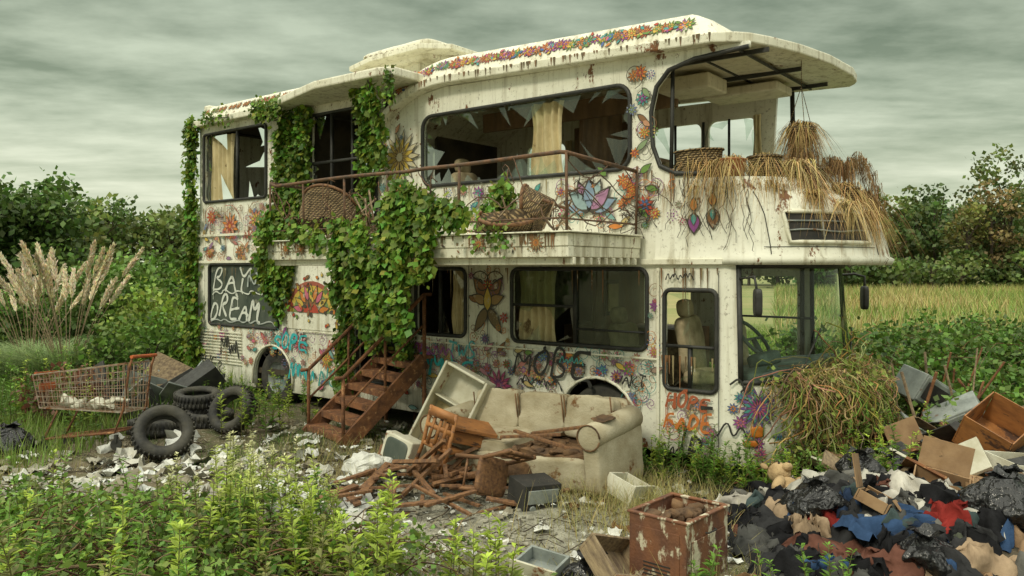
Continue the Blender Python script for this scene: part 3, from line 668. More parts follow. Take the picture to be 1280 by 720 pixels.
def band(s0,s1,z0,z1,n,w=wS,rm=(.035,.08),cols=ALL):
    for k in range(n):
        s=U(s0,s1); z=U(z0,z1)
        at(s,z,w,U(-1,1)); q=R()
        cl=[tuple(.7*c+.14 for c in random.choice(cols)) if R()<.5 else random.choice(cols) for _ in range(2)]
        if q<.32: D.mandala(U(*rm),cl,random.choice((5,6,8)))
        elif q<.74: D.scroll(U(.05,.13),U(1,1.8),.0065,random.choice((INK,BR,TL,PU,INK,OR)),1,U(0,6),random.choice((1,-1)))
        elif q<.89: D.petal(0,0,0,0,U(.1,.2),.06,1,cl[0],INK)
        else: D.dots(U(.04,.08),9,cl[0],.009); D.dots(.02,4,cl[1],.01)
band(1.95,4.2,.85,1.14,110); band(1.95,4.2,.35,.85,80); band(.75,1.1,.6,1.15,24); band(.72,1.9,.95,1.2,40); band(5.5,7.9,.8,1.15,80); band(7.75,9.2,.6,1.14,34)
band(.05,.65,.3,.8,22); band(5.5,9.2,2.22,2.45,60); band(7.0,9.2,2.5,3.1,64,0); band(4.4,4.8,2.6,3.9,26); band(.72,1.0,2.5,4.2,24); band(1.0,4.4,2.5,3.05,64)
band(4.2,7,.3,.8,40); band(.72,.8,1.2,2.1,8); band(2.64,3.28,1.2,2.1,14); band(6.5,7.3,3.1,4.3,14,0); band(0.2,.65,2.5,2.95,8)
for s0 in (1.25,1.95,5.05,4.75):
    D.frame((s0,1.362,2.335)); D.mandala(.09,[BR,(.4,.3,.14),OR],10); D.dots(.105,14,BR,.006)
for i in range(110):
    D.frame((U(1.0,5.4),1.362,U(2.22,2.4))); D.petal(0,0,U(0,6),0,U(.02,.06),.02,0,random.choice([BR,(.3,.25,.12),INK]))
def rstrip(s,zf,w0,h,r,cl,up=0):
    f=.5+up; D.frame((s,w0-.035-.085*f+.006,zf+.095+h*(.27+.53*f)+.004),(-1,0,0),(0,-.085,.53*h)); D.mandala(r,cl,random.choice((6,8)))
for i in range(46):
    s=.35+i*.093+U(-.03,.03); cl=random.choice([[RD,YE],[GN,YE],[BR,OR],[(.4,.08,.03),OR],[PU,OR],[GN,TL],[OR,YE]])
    if s<4.5: rstrip(s,zr(s),.09,.3,U(.07,.1),cl,U(-.15,.05))
for i in range(110):
    s=U(.35,4.4); f=U(0,.9); D.frame((s,.055-.085*f+.004,zr(s)+.095+.3*(.27+.53*f)),(-1,0,0),(0,-.085,.16)); D.petal(0,0,U(0,6),0,U(.05,.09),.035,6,random.choice(ALL),INK)
for i in range(27):
    s=5.85+i*.13+U(-.03,.03); rstrip(s,4.468,.04,.27,U(.06,.08),random.choice([[RD,BR],[BR,OR],[GN,BR]]))
for i in range(11):
    s=4.5+i*.11; D.frame((s,-.40,PZ+.14),(-1,0,0),(0,-.02,.3)); D.mandala(.045,[BR,GN],6)
def frontat(i,z,f,off=.014):
    p,t,n=onf(i,z,f,off); D.frame(p,(t.x,t.y,0),(0,0,1)); D.n=n
frontat(5,.76,1.08,.022); D.mandala(.2,[(.15,.08,.3),TL,PU,PK],12)
for i,z in ((4,.5),(7,.5),(10,.55),(3,.86),(10,.85),(12,.7),(5,.42),(3,.62),(9,.95),(2,.75),(4,.93)): frontat(i,z,1.075,.02); D.mandala(U(.05,.08),random.sample(ALL,2),7)
for i in (5,8,11,14): frontat(i,.32,1.165,.012); D.mandala(.07,random.sample([PU,PK,GN,TL],2),8)
D.A.make('mural_painting','decal',bus)
FONT={'M':[[(0,0),(.05,1),(.5,.35),(.95,1),(1,0)]],'O':[[(.5,1),(.05,.75),(.05,.25),(.5,0),(.95,.25),(.95,.75),(.5,1.02)]],'R':[[(0,0),(.05,1),(.7,.95),(.8,.65),(.1,.5),(.9,0)]],
'E':[[(.9,.95),(.05,1),(0,.5),(.05,0),(.95,.05)],[(0,.5),(.75,.52)]],'H':[[(0,0),(.05,1)],[(.9,1),(.95,0)],[(0,.5),(.95,.55)]],'P':[[(0,0),(.05,1),(.75,.95),(.8,.55),(.05,.45)]],
'F':[[(.9,1),(.05,.95),(0,0)],[(0,.5),(.7,.52)]],'A':[[(0,0),(.45,1),(.95,0)],[(.2,.4),(.8,.42)]],'D':[[(.02,0),(.05,1),(.7,.85),(.9,.45),(.6,.05),(0,0)]],'I':[[(.5,0),(.5,1)]],
'B':[[(0,0),(.05,1),(.7,.9),(.6,.55),(.1,.5),(.85,.3),(.7,.02),(0,0)]],'Y':[[(0,1),(.45,.5),(.95,1)],[(.45,.5),(.4,0)]],'S':[[(.9,.9),(.4,1),(.05,.75),(.5,.5),(.9,.3),(.5,0),(0,.1)]],
'N':[[(0,0),(.05,1),(.9,0),(.95,1)]],'T':[[(0,1),(1,.95)],[(.5,1),(.45,0)]],'W':[[(0,1),(.25,0),(.5,.7),(.75,0),(1,1)]],'K':[[(0,0),(0,1)],[(.9,1),(.1,.45),(.95,0)]]}
D=Dec()
def chaikin(P,k=2):
    for _ in range(k):
        Q=[P[0]]
        for a,b in zip(P,P[1:]): Q+= [(a[0]*.75+b[0]*.25,a[1]*.75+b[1]*.25),(a[0]*.25+b[0]*.75,a[1]*.25+b[1]*.75)]
        P=Q+[P[-1]]
    return P
def tag(txt,s,z,h,wd,col,w=wS,lw=.75,slant=.2,tilt=0,layer=10,drip=.3,wob=.12,gap=.2):
    at(s,z,w,tilt); D.j=0; x=0
    for ch in txt:
        if ch==' ': x+=h*.4; continue
        jj=U(-wob,wob)*h; hs=U(.85,1.25)
        for st in FONT[ch]:
            P=[(x+p[0]*h*lw*U(.88,1.12)+p[1]*h*slant,jj+p[1]*h*hs*U(.9,1.1)) for p in st]
            if R()<.5: P.append((P[-1][0]+U(-.1,.3)*h,P[-1][1]+U(-.35,.1)*h))
            D.ribbon(chaikin(P),wd*U(.75,1.25),layer,col,.2); layer+=.15
            if R()<drip: q=random.choice(P); D.ribbon([(q[0],q[1]),(q[0],q[1]-U(.05,.22))],wd*.3,layer,col)
        x+=h*(lw+gap)
def scrib(s,z,w,hh,col,wd,n=5,ww=wS):
    at(s,z,ww); D.j=0
    P=[(0,0)]; x=0
    for k in range(n): P+= [(x+U(0,w/n),hh*U(.6,1.1)),(x+w/n*U(.7,1.4),hh*U(-.2,.2))]; x+=w/n
    D.ribbon(chaikin(P),wd,14+U(0,1),col,.25)
BK=(.012,.012,.014); CY=(.02,.42,.45); WH=(.74,.76,.68)
tag('MOBE',2.55,.9,.28,.036,BK,lw=.75); tag('WAKT',1.2,.88,.1,.016,BK); tag('SOPE',7.2,.9,.22,.04,CY); tag('OMES',4.15,.72,.26,.036,CY); tag('TWS',3.6,.98,.17,.026,(.08,.42,.46)); tag('KOS',3.2,.5,.18,.024,BK); tag('RAE',2.1,.42,.15,.02,PU)
tag('HOPE',.6,.70,.15,.026,(.4,.09,.03),lw=.6); tag('FADE',.62,.50,.16,.03,(.6,.17,.03),lw=.62); tag('ID',.5,.27,.17,.026,BK,lw=.7)
tag('NOS',6.9,1.02,.16,.024,(.5,.5,.45)); tag('AD',5.6,.75,.16,.024,BK); tag('WER',9.1,.42,.2,.02,BK); tag('NOT',6.1,.4,.22,.026,TL)
for a in ((2.5,.75,.6,.15,BK,.016),(4.2,1.0,.7,.18,PU,.018),(8.6,.7,.5,.35,BK,.03),(6.8,.45,.6,.3,CY,.03),(1.1,2.62,.3,.08,BK,.01),(.6,1.98,.3,.08,BK,.012),(5.9,.95,.4,.16,RD,.02),(9.1,2.28,.6,.1,BR,.014),(8.0,2.55,.5,.2,(.4,.1,.05),.016),(.64,.2,.4,.15,BK,.014),(1.9,1.05,.3,.1,TL,.014)): scrib(*a[:4],a[4],a[5],6,wS if a[1]<2.45 or a[0]<4.8 else 0)
frontat(3,.86,1.085,.02); D.j=0; D.ribbon(chaikin([(-.1,.12),(0,.2),(.05,.0),(.12,.18),(.0,.05)]),.02,6,BK)
frontat(2,.45,1.06,.02); D.j=0; D.ribbon(chaikin([(-.15,.02),(-.05,.2),(.0,.0),(.08,.16),(.14,.0)]),.018,6,BK)
for k in range(26):
    q=R()<.5; at(U(7.2,9) if q else U(1,4.5),U(2.6,3.0) if q else U(2.7,3.1),0 if q else wS); D.j=0; D.ribbon([(0,0),(U(-.01,.01),-U(.1,.45))],.009,2,(.25,.09,.04))
D.A.make('graffiti','spray',bus)
D=Dec()
tag('BAY',8.9,1.74,.33,.04,WH,-.006,.85,.25,0,1,.4); tag('DREAM',9.0,1.27,.34,.044,WH,-.006,.62,.3,0,2,.4); scrib(8.9,1.66,1.6,.1,WH,.02,5,-.006); scrib(7.9,1.8,.6,.3,(.45,.5,.46),.03,4,-.006); scrib(8.95,1.22,1.7,.07,(.5,.53,.5),.018,6,-.006)
D.A.make('window_graffiti','spray2',bus)
D=Dec()
for k in range(120):
    s=random.choice((U(.0,.9),U(.8,4.2),U(7.2,9.3),U(3.2,5))); z=random.choice((2.1,3.1,1.22))
    if z>2.5 and s<.25: s+=.5
    at(s,z,wS if s<4.85 or z<2.4 else -.003); D.j=U(0,.0008); L=U(.05,.4); D.poly([(-.01,0),(.01,0),(.003,-L),(-.002,-L)],0,random.choice([(.24,.11,.04),(.14,.08,.03),(.3,.24,.12)]))
for k in range(60):
    s=U(1,5.4); D.frame((s,1.362,2.42)); L=U(.03,.18); D.poly([(-.012,0),(.012,0),(.003,-L),(-.002,-L)],3,random.choice([(.24,.11,.04),(.14,.08,.03)]))
for k in range(70):
    s=U(0,4.2); D.frame((s,.151,zr(s)+.1)); L=U(.03,.1); D.poly([(-.014,0),(.014,0),(.004,-L),(-.002,-L)],1,random.choice([(.24,.13,.06),(.14,.1,.05)]))
D.A.make('rust_runs','decal',bus)

# ------------------------------------------------------------------ planters on nose / ledge
def tuft(fo,p,n,h,lean,col,w=.006,droop=1.6):
    P=np.tile(np.array(p),(n,1))+rng.normal(size=(n,3))*[.05,.05,.02]; fo.blades(P,h,w,lean,col,.4,droop,seg=5)
DRY=(.38,.26,.11); DRY2=(.24,.15,.07); STR=(.50,.38,.18)
def L2W(s,w,z): return (F0[0]+cT*s-sT*w,F0[1]+sT*s+cT*w,z)
def basket(name,s,w,z,r,h,rot=0,sq=(1,1,1),mat='wicker'):
    A=Acc(); A.lathe([(0,.005),(r*.8,0),(r*.95,h*.5),(r,h*.95),(r*1.07,h),(r*1.03,h*1.04),(r*.92,h*.98),(r*.85,h*.6),(0,h*.6)],n=28,squash=sq)
    if mat=='wicker': A.tube([(r*1.04*sq[0]*math.cos(a*.35),r*1.04*sq[1]*math.sin(a*.35),h) for a in range(18)],.012,5,closed=True)
    return A.make(name,mat,None,True,loc=L2W(s,w,z),rot=(0,0,TH+rot))
basket('wicker_basket',.34,-.17,3.0,.2,.28,0,(1.25,.7,1)); basket('wicker_basket',-.26,-.38,2.97,.16,.22); basket('flower_pot',-.02,-.16,2.98,.13,.18,0,(1,1,1),'terra'); basket('flower_pot',.1,-.12,2.98,.08,.12,0,(1,1,1),'terra')
basket('wicker_basket',-.55,-.72,2.86,.15,.22); basket('wicker_basket',-.80,-1.1,2.66,.15,.24); basket('wicker_basket',-.86,-1.55,2.62,.15,.22)
fo=Fol()
for (s,w,z,n_,h,ln,c) in ((.34,-.17,3.24,260,.3,.9,DRY),(-.02,-.16,3.14,320,.3,.9,STR),(.1,-.05,3.1,240,.34,.8,DRY),(-.26,-.38,3.15,380,.34,1.0,DRY),(-.5,-.6,3.1,300,.42,.9,STR),(-.55,-.72,3.05,420,.42,.9,DRY2),(-.80,-1.1,2.88,420,.44,.9,DRY),(-.86,-1.55,2.84,420,.45,.9,DRY2),(-1.02,-1.1,2.62,300,.28,.8,DRY),(-.95,-.7,2.7,240,.28,.8,STR),(-.7,-.45,2.8,240,.26,.8,DRY)):
    tuft(fo,(s,w,z),n_,h,ln,c,.010,2.3)
P=[]
for k in range(36):
    u=U(1,20); c=onnose(u,2.9,.03); m_=int(U(12,45)); P.append(np.array(c)+rng.normal(size=(m_,3))*[.03,.03,.03])
P=np.concatenate(P); fo.blades(P,.17,.006,.4,DRY,.4,3.0,seg=4)
for bx,by,bz,nf in ((-.72,-1.45,2.95,34),(-.45,-.9,3.0,14)):  # dead palm fronds arching up and over
    for k in range(nf):
        a=U(0,6.28); L=U(.4,.62); base=np.array((bx,by,bz)); pts=[]
        for t in np.linspace(0,1,10): pts.append(base+np.array([math.cos(a)*L*.75*t**1.2,math.sin(a)*L*.75*t**1.2,L*2.6*t-L*2.9*t*t]))
        for i in range(3,10):
            q=np.tile(pts[i],(9,1))+rng.normal(size=(9,3))*.012; fo.blades(q,.09,.007,.4,DRY2,.3,2.9,seg=2)
        for p0,p1 in zip(pts,pts[1:]): pass
        V=[]; 
        for p in pts: V+= [p+np.array([-math.sin(a),math.cos(a),0])*.005,p-np.array([-math.sin(a),math.cos(a),0])*.005]
        fo._p(np.array(V),np.array([(2*i,2*i+1,2*i+3,2*i+2) for i in range(9)]),np.tile(np.array(DRY2)[None],(20,1)))
fo.make('dried_ledge_plants','straw',loc=F0,rot=(0,0,TH))
e=empty('hanging_planter',L2W(-.42,-.98,3.42),(0,0,TH))
A=Acc(); A.lathe([(0,0),(.09,.01),(.14,.07),(.15,.13),(.13,.12),(0,.1)],n=20)
for a in (0,2.1,4.2): A.tube([(.14*math.cos(a),.14*math.sin(a),.13),(0,0,.55)],.004,4)
A.tube([(0,0,.55),(0,0,.84)],.004,4); A.make('basket_and_chains','wicker',e,True)
f2=Fol(); tuft(f2,(0,0,.12),560,.3,.8,DRY,.010,2.0); tuft(f2,(0,0,.1),380,.22,.9,DRY2,.010,3.0); f2.make('dead_fern','straw',parent=e)

f3=Fol(); A=Acc(); GS=(.20,.23,.06)
def frontx(y): return -.72*math.sin(max(0,min(1,-y/2.4))*math.pi)**.6-.06
for k in range(560):
    y0=-U(.2,2.2); z0=random.choice((U(.9,1.08),U(.3,1.0),U(.95,1.15))); p=Vector((frontx(y0)-U(.0,.22),y0,z0))
    pts=[p]; d=Vector((U(-1,.4),U(-1,1),U(-.3,.9)))
    for j in range(9):
        d=(d+Vector((U(-.7,.7),U(-.7,.7),U(-.8,.25)))).normalized(); q=pts[-1]+d*U(.04,.12); q.z=max(.04,q.z)
        lim=frontx(q.y)+(.25 if q.z>1.02 else 0)
        if q.x>lim: q.x=lim-.02; d.x=-abs(d.x)
        if q.x<lim-.5: q.x+=.08
        pts.append(q)
    A.tube(pts,U(.003,.007),4,0,tuple(c*U(.6,1.2) for c in random.choice((DRY,STR,GS,STR,GS,DRY2))))
A.make('dead_creeper_stems','straw',bus,True)
P=[]
for k in range(190):
    y0=-U(.25,2.1); P.append(np.array((frontx(y0)-U(-.15,.25),y0,U(.9,1.12)))+rng.normal(size=(14,3))*[.06,.06,.03])
f3.blades(np.concatenate(P),.16,.007,1.4,STR,.45,1.5,seg=4)
P=[]
for k in range(150):
    y0=-U(.3,2.1); P.append(np.array((frontx(y0)-U(.0,.2),y0,U(.35,1.0)))+rng.normal(size=(12,3))*.05)
f3.blades(np.concatenate(P),.17,.006,.9,DRY,.5,2.4,seg=4)
P=[]
for k in range(220):
    y0=-U(.1,2.2); P.append(np.array((frontx(y0)-U(.05,.35),y0,U(.1,1.1)))+rng.normal(size=(16,3))*.06)
f3.leaves(np.concatenate(P),.055,(.19,.24,.06),.5)
f3.make('dead_creeper','straw',loc=F0,rot=(0,0,TH))

def wickchair(name,s,w,z,rz,rx,sc=1):
    e=empty(name,L2W(s,w,z),(rx,0,TH+rz)); A=Acc()
    A.grid(lambda u,v:(sc*(.42*math.cos(math.pi*u)*(1-.15*v)),sc*(.3*math.sin(math.pi*u)+.05),sc*(.12+.42*v*(.6+.4*math.sin(math.pi*u))+.05*noise.noise(Vector((u*5,v*3,s))))),20,8)
    A.grid(lambda u,v:(sc*(-.38+.76*u),sc*(-.25+.55*v),sc*(.14+.04*math.sin(5*u)*math.cos(4*v))),10,8)
    A.make('woven_shell','wicker',e,True); A=Acc()
    for x in (-.36,.36):
        for y in (-.22,.28): A.tube([(x*sc,y*sc,.16*sc),(x*1.15*sc,y*1.1*sc,-.02)],.016)
    A.tube([(sc*.42*math.cos(math.pi*u/12)*.86,sc*(.3*math.sin(math.pi*u/12)+.05),sc*(.12+.42*(.6+.4*math.sin(math.pi*u/12)))) for u in range(13)],.02)
    A.make('cane_frame','wood',e,True)
wickchair('wicker_chair',4.75,.95,2.5,.3,.25,1.0); wickchair('wicker_chair',3.95,.9,2.48,2.6,-.45,1.1); wickchair('wicker_chair',1.9,.95,2.46,.6,-.9,.8); wickchair('wicker_chair',1.5,.8,2.52,2.0,1.1,.75)
A=Acc()
for k in range(30):
    x=U(3.6,5.2); A.tube([(x,U(.6,1.25),2.47),(x+U(-.5,.5),U(.6,1.25),U(2.55,3.0))],.012,5)
for k in range(18):
    x=U(1.2,2.3); A.tube([(x,U(.6,1.2),2.47),(x+U(-.4,.4),U(.6,1.2),U(2.5,2.9))],.01,5)
A.make('broken_cane_poles','paleWood',None,True,loc=F0,rot=(0,0,TH))

# ------------------------------------------------------------------ ivy
iv=Fol(); IA=Acc(); IG=(.115,.235,.03)
def ivy(path,width,dens,size=.08,thick=.06,col=IG):
    path=[Vector(p) for p in path]
    for a,b in zip(path,path[1:]):
        n_=int(dens*(b-a).length); K=max(3,n_//16); t=rng.uniform(0,1,K)
        strand=rng.integers(0,max(2,int(width*16)),K); off=(np.sin(strand*2.4)*.95)*width
        base=np.array(a)[None]+(np.array(b)-np.array(a))[None]*t[:,None]; base[:,0]+=off+rng.normal(size=K)*.025
        base[:,1]+=np.abs(rng.normal(size=K))*thick
        P=np.repeat(base,16,axis=0)+rng.normal(size=(K*16,3))*[.045,.03,.075]; P[:,1]=np.maximum(P[:,1],min(a.y,b.y)+.01)
        sh=np.repeat(rng.uniform(.5,1.5,K),16); c=np.array(col)[None]*sh[:,None]; c[:,0]*=rng.uniform(.8,1.7,len(c))
        iv.leaves(P,size,c,.3,bias=(0,.45,-1.0),rnd=.6,ratio=.45,nb=(0,2.0,.6))
    for k in range(max(2,int(width*16))):
        o=math.sin(k*2.4)*.95*width; IA.tube([(p.x+o+U(-.03,.03),p.y+.01,p.z) for p in path],.006,4)
ivy([(6.75,0,4.4),(6.8,0,3.6),(6.85,.02,2.9),(7.0,.03,2.3),(7.05,.04,1.7)],.27,1700); ivy([(6.3,0,4.42),(6.4,0,3.7),(6.45,.0,2.8)],.18,900)
ivy([(6.9,.05,2.3),(7.0,.04,1.4)],.12,500); ivy([(9.38,.03,4.6),(9.4,.03,3.4),(9.4,.03,2.3),(9.3,.06,1.2),(9.3,.1,.1)],.12,800)
ivy([(9.45,-.3,2.4),(9.5,-.2,.1)],.3,1500,.09,.2); ivy([(8.9,.12,4.56),(8.2,.13,4.5)],.1,200,.06); ivy([(7.4,.15,4.5),(6.6,.3,4.45)],.1,700,.07)
ivy([(4.9,.3,4.45),(4.9,.1,4.1),(4.95,.05,3.5),(5.0,.1,3.0),(5.0,.1,2.5)],.13,800); ivy([(4.4,.6,4.45),(4.45,.3,3.9),(4.7,.1,3.5)],.06,450); ivy([(4.0,.6,4.5),(4.0,.55,4.1)],.05,350,.06)
ivy([(3.05,1.3,3.0),(3.1,1.38,2.5),(3.15,1.4,2.0),(3.2,1.36,1.5)],.22,1450); ivy([(3.6,1.38,2.6),(3.6,1.4,2.1),(3.55,1.3,1.45)],.18,1000)
ivy([(2.95,1.2,2.85),(2.6,1.32,2.76),(2.15,1.32,2.6)],.12,1000); ivy([(2.55,1.38,2.65),(2.55,1.4,2.35),(2.65,1.4,2.05)],.12,900); ivy([(3.95,1.36,2.65),(4.0,1.38,2.3),(4.0,1.3,1.7)],.1,700)
ivy([(4.6,.12,2.15),(4.6,.1,1.6),(4.6,.1,1.1)],.25,700); ivy([(5.3,.06,2.1),(5.35,.06,1.3),(5.4,.1,.4)],.16,900); ivy([(4.25,.06,2.15),(4.25,.06,1.5),(4.2,.08,.9)],.08,800); ivy([(5.3,1.38,2.75),(5.4,1.4,2.3),(5.5,1.36,2.05)],.1,550)
ivy([(4.9,1.36,2.6),(4.6,1.38,2.5),(4.3,1.38,2.45)],.06,400)
ivy([(2.05,.7,2.5),(2.1,.75,3.0)],.09,1000); ivy([(1.95,1.38,2.45),(1.6,1.38,2.4)],.03,300,.05)
ivy([(2.75,.06,2.95),(2.9,.06,2.6)],.2,600,.07)
iv.make('ivy_vine',loc=F0,rot=(0,0,TH)); IA.make('ivy_stems','bark',None,True,loc=F0,rot=(0,0,TH))
A=Acc()
for k in range(26):
    x=U(.7,2.0); z=U(2.5,3.1); P=[(x,.04,z)]
    for j in range(7): x+=U(-.12,.06); z+=U(-.1,.06); P.append((x,.04+U(0,.02),z))
    A.tube(P,.004,4)
for k in range(20):
    x=U(-.3,.6); P=[(x,.05,2.98)]; z=2.98
    for j in range(7): x+=U(-.05,.05); z-=U(.03,.12); P.append((x,.05,z))
    A.tube(P,.003,4)
A.make('dead_tendrils','bark',bus,True)

# ------------------------------------------------------------------ staircase
def stairs():
    nb=Vector((-1.98,9.25,0)); fb=Vector((-2.58,10.02,0)); up=Vector((.79,.61,0)); e=empty('rusty_metal_staircase'); n=6; H=.95; run=1.12
    A=Acc(); across=(fb-nb)
    ang=math.atan2(across.y,across.x)
    for i in range(n):
        t=(i+.6)/n; c=(nb+fb)/2+up*run*t; A.box((c.x,c.y,H*t+.02),(across.length,.24,.035),(0,0,ang)); A.box((c.x-up.x*.11,c.y-up.y*.11,H*t-.01),(across.length,.02,.06),(0,0,ang))
    c=(nb+fb)/2+up*(run+.25); A.box((c.x,c.y,H+.03),(across.length,.5,.035),(0,0,ang))
    A.make('treads','rust',e,bevel=.004)
    A=Acc()
    for b in (nb,fb):
        p0=b; p1=b+up*run+Vector((0,0,H)); d=Vector((up.x*run,up.y*run,H)).normalized(); side=across.normalized()*.022; v=d.cross(across.normalized()); v=v if v.z>0 else -v; v*=.1
        q=[p0-v,p1-v,p1+v,p0+v]; A.add([x-side for x in q]+[x+side for x in q],[(0,1,2,3),(7,6,5,4),(0,4,5,1),(1,5,6,2),(2,6,7,3),(3,7,4,0)])
        A.tube([p1,p1-Vector((0,0,H))],.028)
        e2=p1+up*.45; A.tube([e2,Vector((e2.x,e2.y,0))],.024)
    A.make('stringers','rust',e)
    A=Acc()
    for b in (nb,fb):
        h=Vector((0,0,.82)); p0=b+up*.02; p1=b+up*run+Vector((0,0,H))
        A.tube([p0,p0+h],.024); A.tube([p1,p1+h],.026); A.tube([(p0+p1)/2,(p0+p1)/2+h],.018)
        A.tube([p0+h-up*.1,p0+h,p1+h,p1+h+up*.1],.025); A.tube([p0+h*.55,p1+h*.55],.016)
    A.make('handrails','rust',e,True)
    fo=Fol(); P=np.concatenate([np.array(fb+up*run*t+Vector((0,0,H*t+U(.0,.7))))+rng.normal(size=(26,3))*[.07,.07,.12] for t in (.5,.8,.9,1.0,1.05)])
    fo.leaves(P,.07,IG,.5,bias=(0,-.3,-.8)); fo.make('creeping_ivy',parent=e)
stairs()

# ------------------------------------------------------------------ sofa etc.
def sofa():
    e=empty('abandoned_sofa',(.22,7.92,0),(0.03,-.06,math.radians(-36))); A=Acc()
    A.soft((0,-.02,.2),(1.72,.80,.30),k=16,n=14,amp=.014,freq=3)                      # base
    A.soft((-.44,-.06,.40),(.76,.66,.15),(.05,.04,.03),9,14,.016,5,seed=2)             # surviving seat cushion
    for i,(x,wd_,rt) in enumerate(((-.55,.56,-.02),(.02,.56,.02),(.57,.54,.06))):      # three back cushions
        A.soft((x,.25,.63-.02*i),(wd_,.19,.42),(-.2,rt,0),8,14,.018,5,seed=i+4)
    A.soft((0,.39,.44),(1.78,.13,.66),(-.14,0,0),14,14,.012,3,seed=8)                  # back frame
    for x in (-.94,.94):
        A.soft((x,-.02,.30),(.17,.86,.52),(0,0,0),14,12,.012,4,seed=int(x*3)+5)
        A.tube([(x,-.45,.56),(x,-.2,.575),(x,.1,.585),(x,.38,.6)],.115,16)             # rolled arms
        A.soft((x,-.455,.56),(.23,.03,.23),k=2,n=6,amp=0)
    A.make('upholstery','sofa',e,True)
    A=Acc()
    for x0,x1,z in ((-.82,-.08,.47),(-.82,-.08,.335)): A.tube([(x0,-.39,z),(x1,-.39,z)],.008,5)
    for x in (-.82,-.27,-.24,.29,.32,.84): A.tube([(x,.17,.45),(x,.145,.82)],.008,5)
    for x in (-.94,.94): A.tube([(x+.115*math.cos(a*.4),-.465,.56+.115*math.sin(a*.4)) for a in range(16)],.008,5)
    A.make('piping','foam',e,True)
    A=Acc(); A.soft((.42,-.05,.35),(.84,.66,.05),(0,.03,0),10,12,.03,9,seed=1)
    for k in range(16): A.soft((U(.0,.85),U(-.4,.15),.385),(U(.08,.2),U(.06,.14),.05),(0,0,U(0,3)),3,5,.03,8,seed=k)
    for k in range(12):
        x,y=U(.05,.8),U(-.35,.1); A.tube([(x+.03*math.cos(t),y+.03*math.sin(t),.37+t*.006) for t in np.linspace(0,12,24)],.003,4)
    A.soft((.95,-.2,.69),(.2,.25,.02),k=3,n=6,amp=.03,freq=9); A.soft((.1,-.43,.2),(.35,.02,.16),k=3,n=7,amp=.03,freq=9)
    A.make('exposed_springs_bed','foam',e,True)
    A=Acc()
    for x in (-.8,.8):
        for y in (-.33,.33): A.lathe([(.03,0),(.04,.08)],(x,y,0),n=8)
    A.make('feet','wood',e)
    A=Acc()
    for k in range(3): A.box((U(.0,.5),U(-.3,.0),.46+.03*k),(U(.5,.8),.05,.025),(U(-.1,.1),U(-.3,.3),U(-.6,.8)))
    A.make('snapped_slats','wood',e,bevel=.003)
sofa()
def panel_cab():
    A=Acc(); A.box((0,0,.5),(.55,.03,1.0)); A.box((-.265,-.13,.5),(.03,.25,1.0)); A.box((.265,-.13,.5),(.03,.25,1.0)); A.box((0,-.13,.985),(.49,.25,.03)); A.box((0,-.13,.015),(.49,.25,.03)); A.box((0,-.1,.62),(.49,.2,.02))
    e=empty('gutted_fridge',(-.85,8.72,0.05),(math.radians(-12),math.radians(24),math.radians(-25))); A.make('cabinet','whitemetal',e,bevel=.012)
    B=Acc(); B.box((0,-.02,.3),(.48,.01,.5)); B.make('inner_liner','curtain',e)
panel_cab()
def chair(name,loc,rot,mat='wood',sc=1):
    e=empty(name,loc,rot); A=Acc()
    A.soft((0,0,.45*sc),(.45*sc,.43*sc,.05),k=8,n=5,amp=0)
    for x in (-.19,.19):
        A.tube([(x*sc*1.1,-.18*sc,0),(x*sc,-.17*sc,.44*sc)],.02); A.tube([(x*sc*1.1,.2*sc,0),(x*sc,.18*sc,.45*sc),(x*sc,.26*sc,.92*sc)],.02)
        A.tube([(x*sc,-.17*sc,.2*sc),(x*sc,.18*sc,.2*sc)],.012)
    A.tube([(-.19*sc,-.17*sc,.22*sc),(.19*sc,-.17*sc,.22*sc)],.012)
    A.box((0,.255*sc,.86*sc),(.4*sc,.025,.12*sc)); A.box((0,.23*sc,.68*sc),(.38*sc,.02,.06*sc))
    for x in (-.1,0,.1): A.box((x*sc,.235*sc,.66*sc),(.03,.015,.4*sc))
    A.make('frame',mat,e,True)
chair('wooden_chair',(-.78,7.75,.02),(math.radians(12),math.radians(-14),math.radians(150)),'orange',.78)
chair('wooden_chair',(-.42,7.4,.17),(math.radians(80),math.radians(20),math.radians(40)),'wood',.78)
A=Acc(); A.box((0,0,.45),(.5,.4,.04)); A.box((0,0,.36),(.44,.34,.12))
for x in (-.2,.2):
    for y in (-.15,.15): A.tube([(x,y,.36),(x*1.1,y*1.1,0)],.02)
A.make('broken_side_table',['orange'],None,False,.006,loc=(-.55,7.95,.1),rot=(.15,.25,.3))
A=Acc()
for k in range(38):
    x,y=U(-1.6,.3),U(6.8,8.2); a=U(0,3.14); A.box((x,y,.05+U(0,.1)),(U(.3,.95),U(.03,.07),.025),(U(-.2,.2),U(-.2,.2),a))
for k in range(10): A.box((U(-1.0,-.3),U(7.3,7.9),U(.12,.36)),(U(.4,.8),.04,.035),(U(-.7,.7),U(-.7,.7),U(0,3)))
A.make('broken_planks','wood',bevel=.003)
def tv(name,loc,rot,sc=1):
    e=empty(name,loc,rot); A=Acc(); A.box((0,.0,.21*sc),(.48*sc,.16*sc,.42*sc)); A.box((0,.19*sc,.21*sc),(.4*sc,.22*sc,.34*sc),(0,0,0)); A.make('casing','whitemetal',e,bevel=.015)
    A=Acc(); A.soft((0,-.075*sc,.23*sc),(.38*sc,.04*sc,.3*sc),k=5,n=8,amp=0); A.make('screen','dglass',e,True)
    A=Acc(); A.box((0,-.083*sc,.035*sc),(.4*sc,.01,.03*sc)); A.make('speaker_slot','black',e)
tv('broken_television',(-1.2,8.15,.03),(math.radians(-10),math.radians(12),math.radians(-40)),.85)
